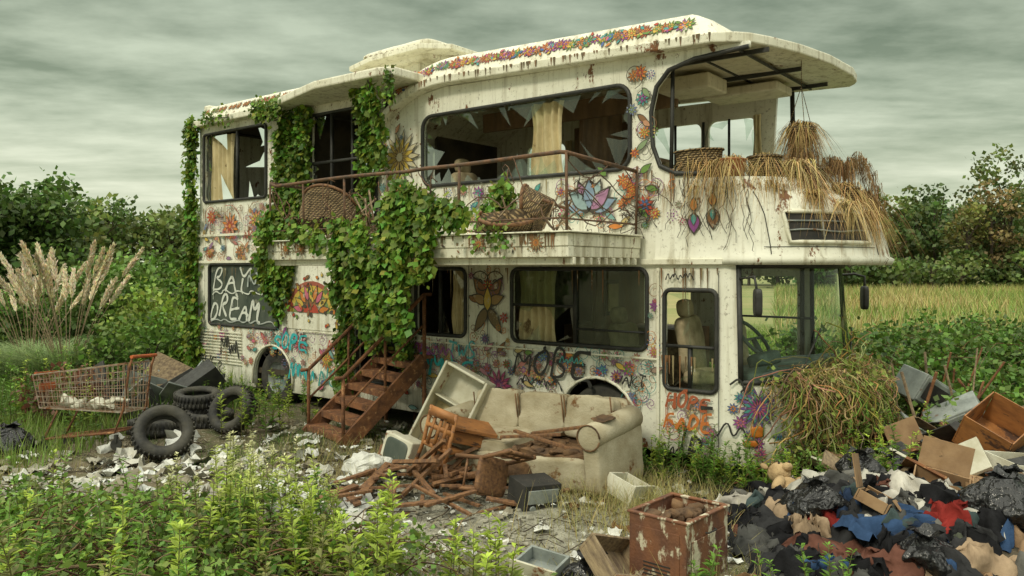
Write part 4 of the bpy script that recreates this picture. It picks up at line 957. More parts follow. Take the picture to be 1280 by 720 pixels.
A=Acc(); A.box((0,0,.14),(.36,.3,.24)); A.box((0,-.155,.16),(.3,.01,.12),mi=1); A.lathe([(.0,.0),(.03,0),(.03,.02),(0,.02)],(.12,-.155,.06),(math.pi/2,0,0),10,1); A.lathe([(.0,.0),(.03,0),(.03,.02),(0,.02)],(-.1,-.155,.06),(math.pi/2,0,0),10,1); A.make('discarded_radio',['void','greymetal'],None,False,.012,loc=(.18,6.95,.0),rot=(.1,.05,.5))
def cab():
    e=empty('rusty_metal_cabinet',(1.13,5.38,0),(0,0,math.radians(48))); w,d,h=.56,.44,.47; A=Acc(); t=.012
    A.box((0,d/2-t,h/2),(w,t,h)); A.box((-w/2+t/2,0,h/2),(t,d-2*t-.004,h)); A.box((w/2-t/2,0,h/2),(t,d-2*t-.004,h)); A.box((0,-d/2+t,h/2),(w,t,h)); A.box((0,0,h-.09),(w-.03,d-.03,.01)); A.box((0,0,.03),(w-.03,d-.03,.02))
    for x in (-1,1): A.box((x*(w/2-.01),0,h+.008),(.035,d+.02,.014))
    for y in (-1,1): A.box((0,y*(d/2-.01),h+.0082),(w-.04,.035,.0142))
    A.make('casing','rustwhite',e,bevel=.004)
    A=Acc(); A.box((0,-d/2-.004,h*.45),(w*.8,.006,h*.6)); A.box((w/2+.003,0,h*.5),(.006,d*.75,h*.7)); A.box((-w/2-.003,0,h*.5),(.006,d*.75,h*.7)); A.make('recessed_panels','rustwhite',e,bevel=.002)
    A=Acc(); A.tube([(-.06,-d/2-.008,h*.8),(-.05,-d/2-.03,h*.8),(.05,-d/2-.03,h*.8),(.06,-d/2-.008,h*.8)],.006)
    for z in np.arange(.1,.2,.025): A.box((-w/2-.008,0,z),(.004,.2,.008)); A.box((w/2+.008,0,z),(.004,.2,.008))
    A.make('handle_and_louvres','void',e)
    A=Acc()
    for k in range(20): A.soft((U(-.2,.2),U(-.15,.15),h-.05+U(0,.03)),(U(.06,.14),U(.05,.1),.05),(0,0,U(0,3)),3,4,.03,8,seed=k)
    A.make('debris_in_tray','foam',e,True)
cab()
def drawer(name,loc,rot,size,mats=('curtain','wood')):
    e=empty(name,loc,rot); w,d,h=size; A=Acc(); t=.02
    A.box((0,0,t/2),(w,d,t)); A.box((0,d/2-t/2,h/2+t/2),(w,t,h-.001)); A.box((0,-d/2+t/2,h/2+t/2),(w,t,h-.001)); A.box((-w/2+t/2,0,h/2+t/2),(t,d-2*t,h-.003)); A.box((w/2-t/2,0,h/2+t/2),(t,d-2*t,h-.003)); A.make('carcass',mats[0],e,bevel=.003)
    A=Acc(); A.box((0,-d/2-.012,h/2),(w+.04,.02,h+.04)); A.tube([(-.06,-d/2-.025,h/2),(-.05,-d/2-.045,h/2),(.05,-d/2-.045,h/2),(.06,-d/2-.025,h/2)],.006); A.make('drawer_front',mats[1],e,bevel=.004)
drawer('discarded_drawer',(.66,5.25,.1),(math.radians(35),.3,.7),(.42,.34,.14),('paleWood','wood')); drawer('discarded_drawer',(.2,5.4,.03),(.1,.1,-.5),(.3,.26,.1),('greymetal','whitemetal')); drawer('discarded_drawer',(1.0,7.1,.06),(.3,.2,.9),(.32,.28,.16),('whitemetal','whitemetal'))
def tire(loc,rot,r=.32):
    A=Acc(); A.lathe([(r*.6,-.07),(r*.8,-.1),(r*.95,-.085),(r,-.05),(r*.985,-.02),(r,0),(r*.985,.02),(r,.05),(r*.95,.085),(r*.8,.1),(r*.6,.07),(r*.62,.03),(r*.85,.0),(r*.62,-.03),(r*.6,-.07)],n=36)
    for k in range(36):
        a=k*math.pi/18; A.box((r*math.cos(a),r*math.sin(a),.045),(.02,.018,.075),(0,0,a)); a+=.087; A.box((r*math.cos(a),r*math.sin(a),-.045),(.02,.018,.075),(0,0,a))
    A.make('old_tire','rubber',None,True,loc=loc,rot=rot)
tire((-3.92,8.95,.25),(math.radians(55),.0,math.radians(28))); tire((-3.6,10.25,.27),(math.radians(60),0,math.radians(-20)),.31); tire((-4.05,10.6,.11),(.05,.05,0)); tire((-4.3,10.9,.12),(-.05,.03,1)); tire((-4.28,10.85,.33),(.1,-.08,1),.3); tire((-4.5,10.0,.1),(.0,.1,1),.3)
def cart():
    e=empty('shopping_cart',(-4.85,9.3,.0),(math.radians(4),math.radians(2),math.radians(178))); A=Acc()
    L0,L1=-.48,.56; zb0,zb1=.42,.5; zt0,zt1=.98,.88
    def C(u,side,v):
        x=L0+(L1-L0)*u; wd=.3-.06*u; zb=zb0+(zb1-zb0)*u; z=zb+(zt0+(zt1-zt0)*u-zb)*v; wd*=.85+.15*v; return Vector((x+.06*v*(u),side*wd,z))
    for sd_ in (-1,1):
        for v in np.linspace(0,1,7): A.tube([C(0,sd_,v),C(1,sd_,v)],.0045 if 0<v<1 else .01,4)
        for u in np.linspace(0,1,18): A.tube([C(u,sd_,0),C(u,sd_,1)],.004 if 0<u<1 else .007,4)
    for v in np.linspace(0,1,7):
        A.tube([C(1,-1,v),C(1,1,v)],.0045 if v<1 else .01,4); A.tube([C(0,-1,v),C(0,1,v)],.0045 if v<1 else .01,4)
    for t in np.linspace(-1,1,9): A.tube([C(1,t,0),C(1,t,1)],.004,4); A.tube([C(0,t,0),C(0,t,1)],.004,4); A.tube([C(0,t,0),C(1,t,0)],.0045,4)
    for u in np.linspace(0,1,10): A.tube([C(u,-1,0),C(u,1,0)],.004,4)
    A.make('basket','wire',e); A=Acc()
    for y in (-.26,.26):
        A.tube([(-.56,y,1.05),(-.52,y,.93),(-.45,y,.45),(-.35,y,.2),(.5,y*.8,.14)],.014,6); A.tube([(.5,y*.8,.14),(.34,y*.85,.46)],.012,6)
    A.tube([(-.35,-.26,.2),(-.35,.26,.2)],.012); A.tube([(.5,-.21,.14),(.5,.21,.14)],.012)
    for y in (-.1,0,.1): A.tube([(-.35,y,.2),(.5,y,.14)],.006,4)
    A.make('chassis','rust',e,True)
    A=Acc(); A.tube([(-.56,-.29,1.05),(-.56,.29,1.05)],.02,8); A.box((.60,0,.72),(.01,.3,.1)); A.box((.61,-.0,.89),(.03,.42,.03)); A.make('handle','redplastic',e)
    A=Acc()
    for x,y in ((-.37,-.26),(-.37,.26),(.5,-.21),(.5,.21)): A.lathe([(0,-.015),(.06,-.015),(.065,0),(.06,.015),(0,.015)],(x,y,.065),(math.pi/2,0,.2),14); A.box((x,y,.13),(.03,.045,.09))
    A.make('casters','black',e)
    A=Acc()
    for k in range(7): A.soft((U(-.3,.3),U(-.12,.12),.50+U(0,.05)),(.2,.14,.06),(U(-.4,.4),U(-.4,.4),U(0,3)),3,7,.06,9,seed=k)
    A.make('rubbish_inside','whitemetal',e,True)
cart()
def crump(A,c,size,rot,amp=.04,mi=0,col=(1,1,1),n=7,th=0,fr=3):
    m=Euler(rot).to_matrix(); c=Vector(c); sd_=Vector((U(0,50),U(0,50),0))
    A.grid(lambda u,v:c+m@Vector(((u-.5)*size[0]*(1+.5*noise.noise(Vector((v*3,7,0))+sd_)),(v-.5)*size[1]*(1+.5*noise.noise(Vector((u*3,3,0))+sd_)),noise.noise(Vector((u*fr,v*fr,0))+sd_)*amp*2)),n,n,mi,col)
A=Acc()
for k in range(22):
    x,y=U(-6.3,-4.4),U(10.8,12.4); A.box((x,y,U(.1,.4)),(U(.4,.9),U(.02,.04),U(.3,.7)),(U(-.9,.9),U(-.7,.7),U(0,3)),mi=random.choice((0,0,1,2)))
A.box((-5.0,11.9,.45),(.9,.04,.6),(-.9,.5,.3),1); A.box((-4.6,11.6,.4),(.7,.35,.3),(.3,-.6,.5),0)
A.make('scrap_panel_heap',['black','paleWood','greymetal'],bevel=.006)

A=Acc()
def scatter(n,xr,yr,smin,smax,cols):
    for k in range(n):
        x,y=U(*xr),U(*yr); s_=smin+(smax-smin)*R()**1.8; crump(A,(x,y,float(gz(x,y))+U(.012,.05)),(s_,s_*U(.4,1)),(U(-.35,.35),U(-.35,.35),U(0,6)),s_*.2,0,random.choice(cols),4)
WC=[(.74,.74,.68),(.60,.59,.52),(.45,.43,.35),(.78,.79,.75),(.3,.27,.2)]
scatter(260,(-5.5,-1.0),(6.2,8.8),.06,.32,WC); scatter(190,(-3.6,-.6),(7.6,10.8),.05,.25,WC); scatter(130,(-6.8,-3.6),(6.4,10),.06,.36,WC); scatter(120,(-1,1.6),(5.2,7.6),.04,.15,WC+[(.2,.12,.06)]); scatter(300,(-3,3),(5.2,9),.02,.08,WC+[(.25,.17,.1),(.06,.05,.04)])
scatter(110,(-3,0.),(5.3,6.6),.03,.13,WC); scatter(280,(1.5,5.8),(5.8,10),.05,.3,WC+[(.3,.17,.08),(.1,.09,.07),(.2,.22,.2),(.14,.1,.06)]); scatter(24,(4,9),(10,16),.2,.5,WC)
scatter(110,(.5,2.8),(5,7.4),.04,.2,WC+[(.2,.1,.05),(.05,.05,.05)])
for k in range(12):
    x,y=U(-4.6,-1.2),U(6.8,9.4); A.soft((x,y,.04),(U(.1,.25),U(.1,.2),U(.04,.1)),(0,0,U(0,3)),3,7,.06,9,0,random.choice(WC),k)
A.soft((-1.45,8.0,.1),(.42,.3,.2),(0,0,.3),3,9,.08,7,0,WC[0],77)
A.make('scattered_litter','paper')
A=Acc()
for k in range(800):
    x,y=U(-5,4.5),U(5.2,10.5); a=U(0,3.14); L=U(.08,.4); A.tube([(x,y,.03),(x+L*.5*math.cos(a),y+L*.5*math.sin(a),.03+U(0,.07)),(x+L*math.cos(a+.2),y+L*math.sin(a+.2),.03)],U(.002,.006),4)
A.make('fallen_twigs','bark')
A=Acc()
for k in range(900):
    x=rng.normal(-.3,1.1); y=U(5.0,8.4); A.soft((x,y,float(gz(x,y))+.008),(U(.015,.07),U(.015,.06),U(.012,.035)),(0,0,U(0,3)),2.5,2,.008,20,0,(1,1,1),k)
A.make('gravel','stone')

# clothes heap
def mh(x,y): return .34*math.exp(-((x-2.85)**2/1.1+(y-6.25)**2/.55))+.30*math.exp(-((x-4.3)**2/1.0+(y-8.0)**2/1.2))+.22*math.exp(-((x-3.3)**2/.9+(y-5.4)**2/.3))
A=Acc(); CC=[(.018,.018,.02)]*6+[(.04,.04,.042)]*4+[(.09,.09,.085)]*3+[(.16,.155,.14)]*2+[(.25,.03,.025),(.16,.07,.05),(.55,.53,.46),(.44,.41,.36),(.6,.57,.5),(.04,.08,.17),(.03,.05,.1),(.34,.22,.13),(.40,.29,.19),(.1,.11,.08),(.07,.1,.1),(.2,.12,.06)]
for k in range(190):
    if k<140: x,y=rng.normal(2.8,.7),rng.normal(6.15,.48)
    else: x,y=rng.normal(3.2,.6),rng.normal(5.35,.25)
    if x<1.65: x=1.65+abs(x-1.65)
    s_=U(.2,.6); col=random.choice(CC); a=U(0,6.28); sx_,sy_=s_,s_*U(.3,.8); sd_=Vector((U(0,90),U(0,90),0)); zo=mh(x,y)+U(.0,.1)
    def fn(u,v,x=x,y=y,a=a,sx_=sx_,sy_=sy_,sd_=sd_,zo=zo):
        X=(u-.5)*sx_*(1+.7*noise.noise(Vector((v*2.5,5,0))+sd_));Y=(v-.5)*sy_*(1+.7*noise.noise(Vector((u*2.5,1,0))+sd_)); r=2*max(abs(u-.5),abs(v-.5))
        f=noise.noise(Vector((u*3,v*3,0))+sd_)*.09+abs(noise.noise(Vector((u*8,v*2.5,3))+sd_))*.08+abs(noise.noise(Vector((u*3,v*9,8))+sd_))*.04
        X+=.06*noise.noise(Vector((u*5,v*5,7))+sd_);Y+=.06*noise.noise(Vector((u*5,v*5,11))+sd_)
        return (x+X*math.cos(a)-Y*math.sin(a),y+X*math.sin(a)+Y*math.cos(a),zo+f-.13*r**3)
    A.grid(fn,16,16,0,col)
A.make('clothes_pile','cloth',None,True)
A=Acc()
A.grid(lambda u,v:(1.6+u*4.2,4.9+v*4.6,mh(1.6+u*4.2,4.9+v*4.6)+.04*noise.noise(Vector((u*20,v*20,0)))-.02),60,60); A.make('rubbish_mound','pilebase',None,True)
def bag(loc,size,seed,mat='bag'):
    A=Acc(); A.soft((0,0,size[2]*.42),size,k=2.6,n=20,amp=.07,freq=5,seed=seed)
    V=[]
    for p in A.v: # gathered creases running to the tied neck
        v=Vector(p); a=math.atan2(v.y,v.x); h=v.z/size[2]; rr_=1+.09*max(0,h-.2)*math.sin(a*9+seed)+.05*math.sin(a*17+h*6); q=max(0,h-.6)*1.6
        V.append((v.x*rr_*(1-.45*q),v.y*rr_*(1-.45*q),max(0,v.z)))
    A.v=V
    z=size[2]*.84
    A.grid(lambda u,v:((.02+.07*v*v)*(1+.25*math.sin(u*31))*math.cos(u*6.283)+.03*v,(.02+.07*v*v)*(1+.25*math.sin(u*31))*math.sin(u*6.283),z+.07*v+.02*math.sin(u*19)*v),24,5)
    A.make('garbage_bag',mat,None,True,loc=loc,rot=(0,0,seed))
bag((3.45,5.6,mh(3.45,5.6)-.02),(.5,.46,.36),1); bag((2.3,6.0,.2),(.42,.36,.28),2); bag((3.35,7.1,.1),(.5,.4,.35),3); bag((4.0,6.4,.1),(.5,.45,.4),4); bag((-5.6,8.9,0),(.5,.4,.35),5); bag((.5,5.3,0),(.26,.22,.14),6); bag((2.7,5.2,.1),(.4,.35,.25),7); bag((2.9,6.6,.3),(.4,.35,.26),8)
e=empty('stuffed_toy_bear',(2.32,6.55,.24),(math.radians(-60),.2,.5)); A=Acc()
A.soft((0,0,0),(.24,.2,.3),k=2.4,n=8,amp=.02,freq=8); A.soft((0,-.02,.22),(.19,.18,.18),k=2.2,n=8,amp=.01); A.soft((0,-.12,.19),(.09,.08,.07),k=2.2,n=6,amp=0)
for sg in (-1,1):
    A.soft((sg*.08,.0,.32),(.07,.04,.07),k=2.2,n=5,amp=0); A.soft((sg*.16,-.04,.06),(.2,.09,.09),(0,sg*.6,sg*.3),2.3,6,.01); A.soft((sg*.1,-.1,-.16),(.11,.24,.11),(.2,0,sg*-.3),2.3,6,.01)
A.make('plush_body','plush',e,True); A=Acc()
for x in (-.04,.04): A.soft((x,-.105,.25),(.02,.02,.02),k=2,n=4,amp=0)
A.soft((0,-.165,.205),(.03,.02,.02),k=2,n=4,amp=0); A.make('eyes_and_nose','void',e,True)
def obox(name,loc,rot,size,mat,flaps=True):
    e=empty(name,loc,rot); w,d,h=size; A=Acc(); t=.012
    A.box((0,0,t/2),(w,d,t)); A.box((0,d/2,h/2+.001),(w,t,h)); A.box((0,-d/2,h/2+.001),(w,t,h)); A.box((-w/2,0,h/2+.002),(t,d-.02,h)); A.box((w/2,0,h/2+.002),(t,d-.02,h))
    if flaps:
        A.box((0,-d/2-d*.18,h+.02),(w*.96,d*.38,.008),(.5,0,0)); A.box((w/2+w*.14,0,h-.01),(w*.34,d*.9,.008),(0,.9,0)); A.box((0,d/2+.08,h+.1),(w*.95,.24,.008),(1.0,0,0))
    A.make('panels',mat,e,bevel=.002)
obox('cardboard_box',(4.65,7.75,.4),(.5,-.3,.6),(.6,.45,.34),'orange',False); obox('cardboard_box',(4.55,7.1,.12),(.1,.1,.2),(.55,.4,.28),'whitemetal',False); obox('cardboard_box',(3.45,6.45,.25),(.3,.2,-.5),(.4,.34,.14),'card'); obox('cardboard_box',(3.95,7.6,.15),(.2,-.2,.4),(.45,.36,.2),'card'); obox('cardboard_box',(2.6,5.75,.38),(.4,.2,1),(.26,.22,.08),'card')
obox('cardboard_box',(3.75,5.95,.25),(.1,.3,.2),(.36,.3,.14),'whitemetal',False)
def micro(name,loc,rot,sc=1):
    e=empty(name,loc,rot); A=Acc(); A.box((0,0,.17*sc),(.6*sc,.42*sc,.34*sc)); A.box((-.08*sc,-.22*sc,.17*sc),(.42*sc,.02,.3*sc)); A.make('housing','greymetal',e,bevel=.012)
    A=Acc(); A.box((-.09*sc,-.233*sc,.17*sc),(.32*sc,.008,.2*sc)); A.box((.22*sc,-.214*sc,.17*sc),(.12*sc,.008,.28*sc)); A.make('door_window','void',e)
    A=Acc(); A.tube([(.11*sc,-.235*sc,.06*sc),(.11*sc,-.26*sc,.08*sc),(.11*sc,-.26*sc,.26*sc),(.11*sc,-.235*sc,.28*sc)],.009); A.lathe([(0,.01),(.025,.01),(.025,0)],(.22*sc,-.222*sc,.1*sc),(math.pi/2,0,0),12); A.make('handle','whitemetal',e,True)
micro('microwave_oven',(4.75,9.3,.5),(.2,.5,.3),1.0); micro('microwave_oven',(4.95,8.7,.3),(.3,-.5,-.5),.95); micro('microwave_oven',(3.9,8.3,.2),(1.2,.2,1.2),.7)
A=Acc()
for k in range(170):
    x,y=U(2.8,6.0),U(6.8,10.2); A.box((x,y,.08+mh(x,y)*.8+U(0,.14)),(U(.12,.6),U(.06,.35),U(.01,.04)),(U(-.7,.7),U(-.7,.7),U(0,3)),mi=random.choice((0,0,1,1,2,3,4,5,5)))
for k in range(36):
    x,y=U(3.8,5.8),U(8.2,10); A.tube([(x,y,.2),(x+U(-.5,.5),y+U(-.3,.3),U(.5,1.2))],U(.008,.02),5,mi=random.choice((0,1)))
A.make('mixed_debris',['paleWood','rust','greymetal','whitemetal','card','black'],bevel=.004)

# ------------------------------------------------------------------ vegetation
def inbus(x,y,m=0):
    dx,dy=x-F0[0],y-F0[1]; s=dx*cT+dy*sT; w=-dx*sT+dy*cT
    return (s>-.5-m)&(s<9.4+m)&(w<.05+m)&(w>-2.5-m)
def cover(n,xr,yr,fn):
    x=rng.uniform(*xr,n); y=rng.uniform(*yr,n); k=fn(x,y)&~inbus(x,y); x,y=x[k],y[k]; return np.stack([x,y,gz(x,y)-.01],1)
def patch(x,y,f,t,ph=0): return (np.sin(x*f+1.3*np.sin(y*f*.7)+ph)+np.sin(y*f*1.3+1.1*np.sin(x*f*.9+ph))+rng.normal(size=x.shape)*.4)>t
G1=(.10,.19,.03);G2=(.18,.27,.05);G3=(.36,.33,.12)
gr=Fol()
pad=lambda x,y:((x+.2)/1.6)**2+((y-6)/2.3)**2>1.0
nh=lambda x,y:~((x>1.5)&(y<8)&(y>4.8))
gr.blades(cover(46000,(-7,6),(4,12),lambda x,y:patch(x,y,1.6,.6)&pad(x,y)&nh(x,y)),.12,.006,.5,G1,seg=2)
gr.blades(cover(34000,(-7,6),(4,12),lambda x,y:patch(x,y,1.3,.7,2)&pad(x,y)&nh(x,y)),.18,.006,.7,G3)
gr.blades(cover(34000,(-14,-4.8),(8,20),lambda x,y:x<x+1),.28,.014,.5,G2,seg=2); gr.blades(cover(20000,(-14,-4.),(11,20),lambda x,y:x<x+1),.4,.016,.5,G1,seg=2)
gr.blades(cover(30000,(4.5,16),(8,24),lambda x,y:x<x+1),.5,.016,.5,G2,seg=2)
x=rng.normal(1.15,.45,2600); y=rng.normal(6.9,.5,2600); gr.blades(np.stack([x,y,gz(x,y)],1),.22,.006,.8,(.38,.34,.13))
x=rng.normal(-.2,1.0,2600); y=rng.normal(5.0,.5,2600); gr.blades(np.stack([x,y,gz(x,y)],1),.12,.006,.8,(.38,.34,.13))
gr.make('grass')
fd=Fol()
P=cover(60000,(6,75),(15,75),lambda x,y:(x/y>.33)&(x/y<.95)); m_=np.sin(P[:,0]*.35+np.sin(P[:,1]*.2)*2)+np.sin(P[:,1]*.31+1)+rng.normal(size=len(P))*.7
fd.blades(P,.7,.06,.5,np.where((m_>.1)[:,None],(.40,.34,.15),(.22,.29,.08)),.35,seg=2)
P=cover(14000,(-40,-5),(20,60),lambda x,y:(x/y<-.3)); fd.blades(P,.9,.05,.5,(.2,.24,.08),.3,seg=2)
P=cover(18000,(-6,8),(12.5,22),lambda x,y:x<x+1); fd.blades(P,.5,.03,.5,G2,.3,seg=2)
fd.make('field_grass','straw')
wd=Fol(); WS=Acc()
def weed(x,y,h,col,size=.09,dens=70,lean=.15,top=None,z0=0):
    a=U(0,6.28); N=int(dens*h); t=rng.uniform(.12,1,N)**.85; ln=lean*U(.3,1.5)
    px=x+math.cos(a)*ln*h*t**2; py=y+math.sin(a)*ln*h*t**2; pz=z0+h*t
    ang=rng.uniform(0,6.28,N); b=np.stack([np.cos(ang),np.sin(ang),rng.uniform(.3,1.1,N)],1)
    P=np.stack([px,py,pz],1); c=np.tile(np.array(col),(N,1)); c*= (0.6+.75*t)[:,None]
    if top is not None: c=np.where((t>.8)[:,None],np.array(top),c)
    L=(size*rng.uniform(.6,1.3,N)*(1.25-.7*t))[:,None]; d=b/np.linalg.norm(b,axis=1)[:,None]; sd_=np.cross(d,[0,0,1]); sd_/=np.linalg.norm(sd_,axis=1)[:,None]
    V=np.stack([P,P+d*L*.45+sd_*L*.17,P+d*L-np.array([0,0,.25])*L,P+d*L*.45-sd_*L*.17],1).reshape(-1,3)
    C=c*rng.uniform(.7,1.3,(N,1))
    wd._p(V,np.arange(N*4).reshape(N,4),np.repeat(C,4,axis=0))
    WS.tube([(x+math.cos(a)*ln*h*q*q,y+math.sin(a)*ln*h*q*q,z0+h*q) for q in (0,.33,.66,1)],.006,4,0,(.16,.16,.06),rt=.002)
YG=(.33,.43,.06); FG=(.14,.27,.035); OL=(.19,.2,.06)
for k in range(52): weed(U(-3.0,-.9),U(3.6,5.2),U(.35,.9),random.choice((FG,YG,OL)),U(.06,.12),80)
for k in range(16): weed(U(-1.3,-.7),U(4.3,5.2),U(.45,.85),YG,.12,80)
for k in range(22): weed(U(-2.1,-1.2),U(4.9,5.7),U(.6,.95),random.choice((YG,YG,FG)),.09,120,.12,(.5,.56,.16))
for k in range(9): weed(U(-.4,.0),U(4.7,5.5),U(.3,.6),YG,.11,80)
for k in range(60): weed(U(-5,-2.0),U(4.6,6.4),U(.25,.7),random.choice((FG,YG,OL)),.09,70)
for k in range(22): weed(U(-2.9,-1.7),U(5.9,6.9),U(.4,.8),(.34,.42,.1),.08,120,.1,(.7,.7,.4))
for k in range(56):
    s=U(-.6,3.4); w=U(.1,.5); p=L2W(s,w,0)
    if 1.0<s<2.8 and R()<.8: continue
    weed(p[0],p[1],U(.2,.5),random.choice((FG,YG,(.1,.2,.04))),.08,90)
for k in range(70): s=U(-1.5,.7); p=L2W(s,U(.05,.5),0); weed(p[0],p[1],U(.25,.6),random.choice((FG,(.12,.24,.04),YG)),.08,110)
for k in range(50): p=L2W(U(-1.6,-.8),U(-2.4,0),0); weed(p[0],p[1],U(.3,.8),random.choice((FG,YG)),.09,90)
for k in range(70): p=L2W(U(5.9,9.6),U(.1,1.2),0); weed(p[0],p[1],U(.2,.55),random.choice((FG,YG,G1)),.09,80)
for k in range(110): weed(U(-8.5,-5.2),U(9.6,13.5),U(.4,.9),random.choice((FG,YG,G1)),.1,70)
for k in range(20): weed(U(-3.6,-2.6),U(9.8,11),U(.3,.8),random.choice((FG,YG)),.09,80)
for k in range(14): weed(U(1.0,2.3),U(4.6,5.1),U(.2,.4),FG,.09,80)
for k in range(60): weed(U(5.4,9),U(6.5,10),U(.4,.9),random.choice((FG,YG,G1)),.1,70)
wd.make('weeds'); WS.make('weed_stems','leaf',None,True)
def bramble(name,c,rad,ncane,nl,size,col,zbase=0,H=1.0,rc=.006):
    A=Acc(); f=Fol(); pts=[]
    for k in range(ncane):
        x,y=c[0]+rng.normal()*rad[0]*.6,c[1]+rng.normal()*rad[1]*.6; a=U(0,6.28); L=U(.6,1.3)*rad[2]*1.4; P=[]
        for t in np.linspace(0,1,9):
            z=zbase+L*1.5*t-L*1.35*t*t; P.append((x+math.cos(a)*L*t+.03*math.sin(t*9+k),y+math.sin(a)*L*t,max(.02,z)))
        A.tube(P,U(.6,1.3)*rc,4,0,random.choice(((.18,.09,.05),(.1,.06,.04),(.3,.22,.13))),rt=.002); pts+=P[1:]
    pts=np.array(pts); idx=rng.integers(0,len(pts),nl//9); Q=np.repeat(pts[idx],9,axis=0)+rng.normal(size=(len(idx)*9,3))*size*.9; Q[:,2]=np.abs(Q[:,2])
    sh=np.repeat(rng.uniform(.45,1.6,len(idx)),9)[:,None]
    f.leaves(Q,size,np.array(col)[None]*sh,.3,bias=(0,-.2,.1),nb=(0,-.3,1.2)); e=empty(name); A.make('canes','cloth',e,True); f.make('leaves',parent=e)
bramble('bramble_bush',(-2.1,4.9),(1.0,.5,.66),210,7000,.05,(.15,.25,.045)); bramble('bramble_bush',(-3.6,5.6),(1.2,.6,.55),170,7000,.055,(.15,.25,.045)); bramble('bramble_bush',(-1.2,5.2),(.5,.4,.45),80,1600,.045,(.16,.23,.05))
bramble('bramble_bush',(7.2,11.2),(1.7,1.2,1.6),160,24000,.085,(.10,.19,.03)); bramble('bramble_bush',(6.0,9.6),(.9,.7,.95),90,9000,.08,(.11,.2,.035)); bramble('bramble_bush',(9.2,12.5),(1.5,1.2,1.6),90,14000,.085,(.09,.17,.03)); bramble('bramble_bush',(5.2,12.0),(1.0,1.0,.75),60,8000,.085,(.16,.24,.05)); bramble('bramble_bush',(6.2,7.8),(.8,.6,.5),60,5000,.07,(.10,.18,.035))
def bush(name,c,rad,K,per,size,col,sig=None):
    e=empty(name); f=Fol(); P,sh=clumps(c,rad,K,per,sig or size*1.6,.45); P[:,2]=np.maximum(P[:,2],.02)
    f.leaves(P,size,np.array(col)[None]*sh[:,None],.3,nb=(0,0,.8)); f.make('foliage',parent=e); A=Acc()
    for k in range(14):
        a=U(0,6.28); A.tube([(c[0]+U(-.1,.1),c[1],0),(c[0]+math.cos(a)*rad[0]*.4,c[1]+math.sin(a)*rad[1]*.4,c[2]*.8),(c[0]+math.cos(a)*rad[0]*.8,c[1]+math.sin(a)*rad[1]*.8,c[2]+U(0,.7)*rad[2])],.035,5,rt=.01)
    A.make('branches','bark',e)
bush('shrub',(-8.8,18.5,.9),(2.0,1.5,1.5),220,55,.14,(.11,.19,.035)); bush('shrub',(-6.9,16.5,.6),(1.4,1.2,1.2),160,55,.12,(.20,.28,.05)); bush('shrub',(-10.5,16.5,.6),(1.5,1.0,1.0),120,55,.12,(.12,.2,.04))
bush('shrub',(-6.4,13.6,.4),(.9,.8,.8),100,55,.1,(.11,.19,.035)); bush('shrub',(-13,17,.8),(2,1.4,1.3),130,55,.13,(.09,.15,.03)); bush('shrub',(-11.8,20.5,1.3),(1.7,1.2,1.5),150,55,.15,(.09,.15,.03))
bush('shrub',(3.75,10.2,.5),(.35,.5,.85),70,50,.08,(.13,.23,.04))
bush('berry_bush',(-6.1,10.8,.35),(.5,.4,.35),26,45,.07,(.16,.07,.04))
def tree(name,x,y,H,cr,K,per,size,col,trunk=.16,c0=.35):
    e=empty(name,(x,y,0)); A=Acc(); f=Fol(); A.tube([(0,0,-.1),(.05,0,H*.3),(-.05,.05,H*.6),(0,0,H*.9)],trunk,8,rt=trunk*.25); tips=[]
    for k in range(14):
        a=k*2.4; z=H*U(c0,.8); L=cr*U(.6,1); p=[(0,0,z),(math.cos(a)*L*.5,math.sin(a)*L*.5,z+L*.3),(math.cos(a)*L,math.sin(a)*L,z+L*.5)]; A.tube(p,trunk*.35,5,rt=.02); tips.append(p[2]); tips.append(p[1])
    A.make('trunk_and_limbs','bark',e,True)
    for tp_ in tips:
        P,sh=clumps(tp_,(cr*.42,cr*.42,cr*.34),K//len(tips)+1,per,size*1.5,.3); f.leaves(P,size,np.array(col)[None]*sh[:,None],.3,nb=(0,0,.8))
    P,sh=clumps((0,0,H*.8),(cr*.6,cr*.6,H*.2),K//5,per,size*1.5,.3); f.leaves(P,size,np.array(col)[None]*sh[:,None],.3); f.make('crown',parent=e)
tree('broadleaf_tree',-13.9,21,3.9,2.1,400,42,.18,(.08,.14,.03),c0=.15); tree('broadleaf_tree',-17.2,22,4.6,2.3,360,40,.2,(.075,.125,.03),c0=.15)
dt=Fol(); DA=Acc()
def dtree(x,y,H,cr,col,size=.5,n=1500):
    DA.tube([(x,y,0),(x,y,H*.75)],.2,5,rt=.06)
    for k in range(5): a=U(0,6.28); DA.tube([(x,y,H*U(.3,.6)),(x+math.cos(a)*cr*.7,y+math.sin(a)*cr*.7,H*U(.6,.85))],.08,4,rt=.03)
    K=36; d=rng.normal(size=(K,3)); d/=np.linalg.norm(d,axis=1)[:,None]; d*=rng.uniform(.35,1,K)[:,None]**.6
    cc=np.array([x,y,H*.54])+d*[cr,cr,H*.44]; P=np.repeat(cc,n//K,axis=0)+np.clip(rng.normal(size=((n//K)*K,3)),-1.7,1.7)*[cr*.18,cr*.18,cr*.14]
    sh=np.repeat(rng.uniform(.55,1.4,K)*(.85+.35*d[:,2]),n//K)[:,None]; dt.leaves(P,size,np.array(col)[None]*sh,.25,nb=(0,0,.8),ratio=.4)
TC=[(.10,.165,.04),(.14,.20,.05),(.09,.145,.04),(.15,.2,.05),(.11,.19,.06)]
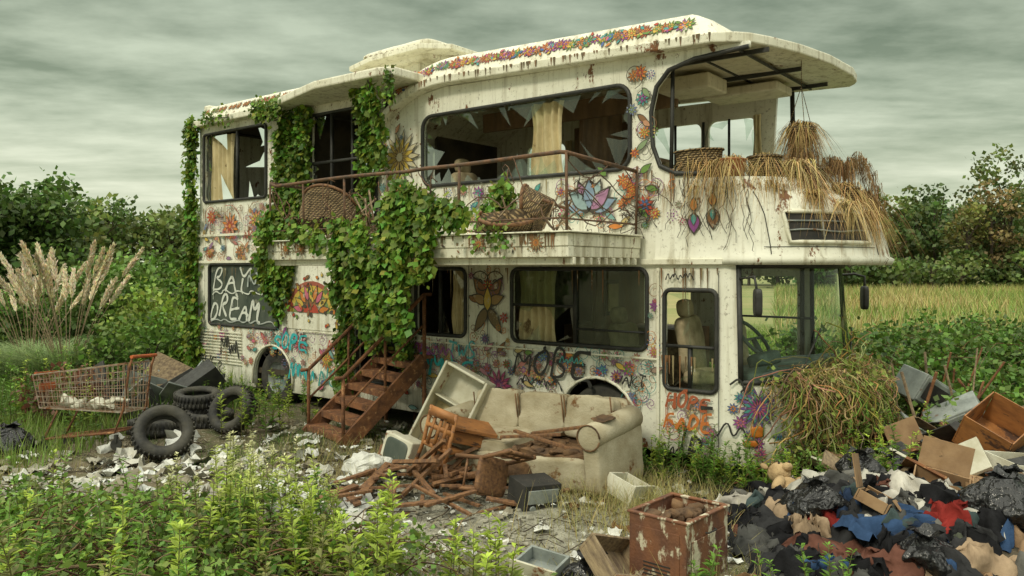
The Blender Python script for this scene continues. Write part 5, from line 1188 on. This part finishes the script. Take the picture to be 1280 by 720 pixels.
for k in range(64):
    x=28+k*1.0+U(-1,1); dtree(x,U(80,100),U(8.5,12.5) if k%3 else U(7,9),U(2.8,4.2),random.choice(TC),.55,1100)
for k in range(34):
    x=-30-k*1.6+U(-1,1); dtree(x,U(80,95),U(8.5,10.5),U(3,4),random.choice(TC),.6,900)
for k in range(24): dtree(U(-30,30),U(95,105),U(8,10.5),U(2.8,4),random.choice(TC),.65,700)
for k in range(56):
    x=U(26,90); dtree(x,U(72,80),U(1.8,4.2),U(1.8,3),random.choice(TC),.45,400)
dtree(47,78,11.0,2.9,(.26,.20,.08),.38,1700); dtree(44,77,9.0,2.2,(.18,.19,.05),.38,1200); dtree(49,80,14,3.6,(.13,.17,.05),.45,1900)
dt.make('distant_tree_line'); DA.make('distant_tree_trunks','bark')
def pampas(name,x,y,sc,npl=26):
    e=empty(name,(x,y,0)); f=Fol(); n_=3200; P=rng.normal(size=(n_,3))*[.25,.25,0]*sc; f.blades(P,1.35*sc,.016,.9,(.25,.34,.13),.35,.5,seg=6); f.make('leaf_tussock',parent=e)
    g=Fol(); A=Acc()
    for k in range(npl):
        a=k*2.4+U(-.3,.3); L=U(1.65,2.3)*sc; ln=.06+.42*math.sqrt((k+.5)/npl); pts=[]
        for t in np.linspace(0,1,8): pts.append(np.array([math.cos(a)*(.1+ln*L*t**1.6),math.sin(a)*(.1+ln*L*t**1.6),L*t]))
        A.tube(pts,.007,4)
        d=(pts[-1]-pts[-2]); d/=np.linalg.norm(d); pl=.58*sc; N=560; t=rng.uniform(0,1,N); rad=.075*np.sin(np.pi*np.clip(t,.03,.97))**.6*(1.1-.4*t)*sc
        th=rng.uniform(0,6.28,N); Q=pts[-1]-d*pl*.5+d[None]*(t*pl)[:,None]+np.stack([np.cos(th)*rad,np.sin(th)*rad,np.zeros(N)],1)*.45
        g.leaves(Q,.075*sc,np.array((.86,.76,.56))*U(.8,1.05),.12,bias=tuple(d*1.5),rnd=.4,ratio=.13)
    A.make('stalks','paleWood',e); g.make('plumes','straw',parent=e)
pampas('pampas_grass',-7.6,13.6,.98,24); pampas('pampas_grass',-8.7,14.4,.9,18)
print('done')
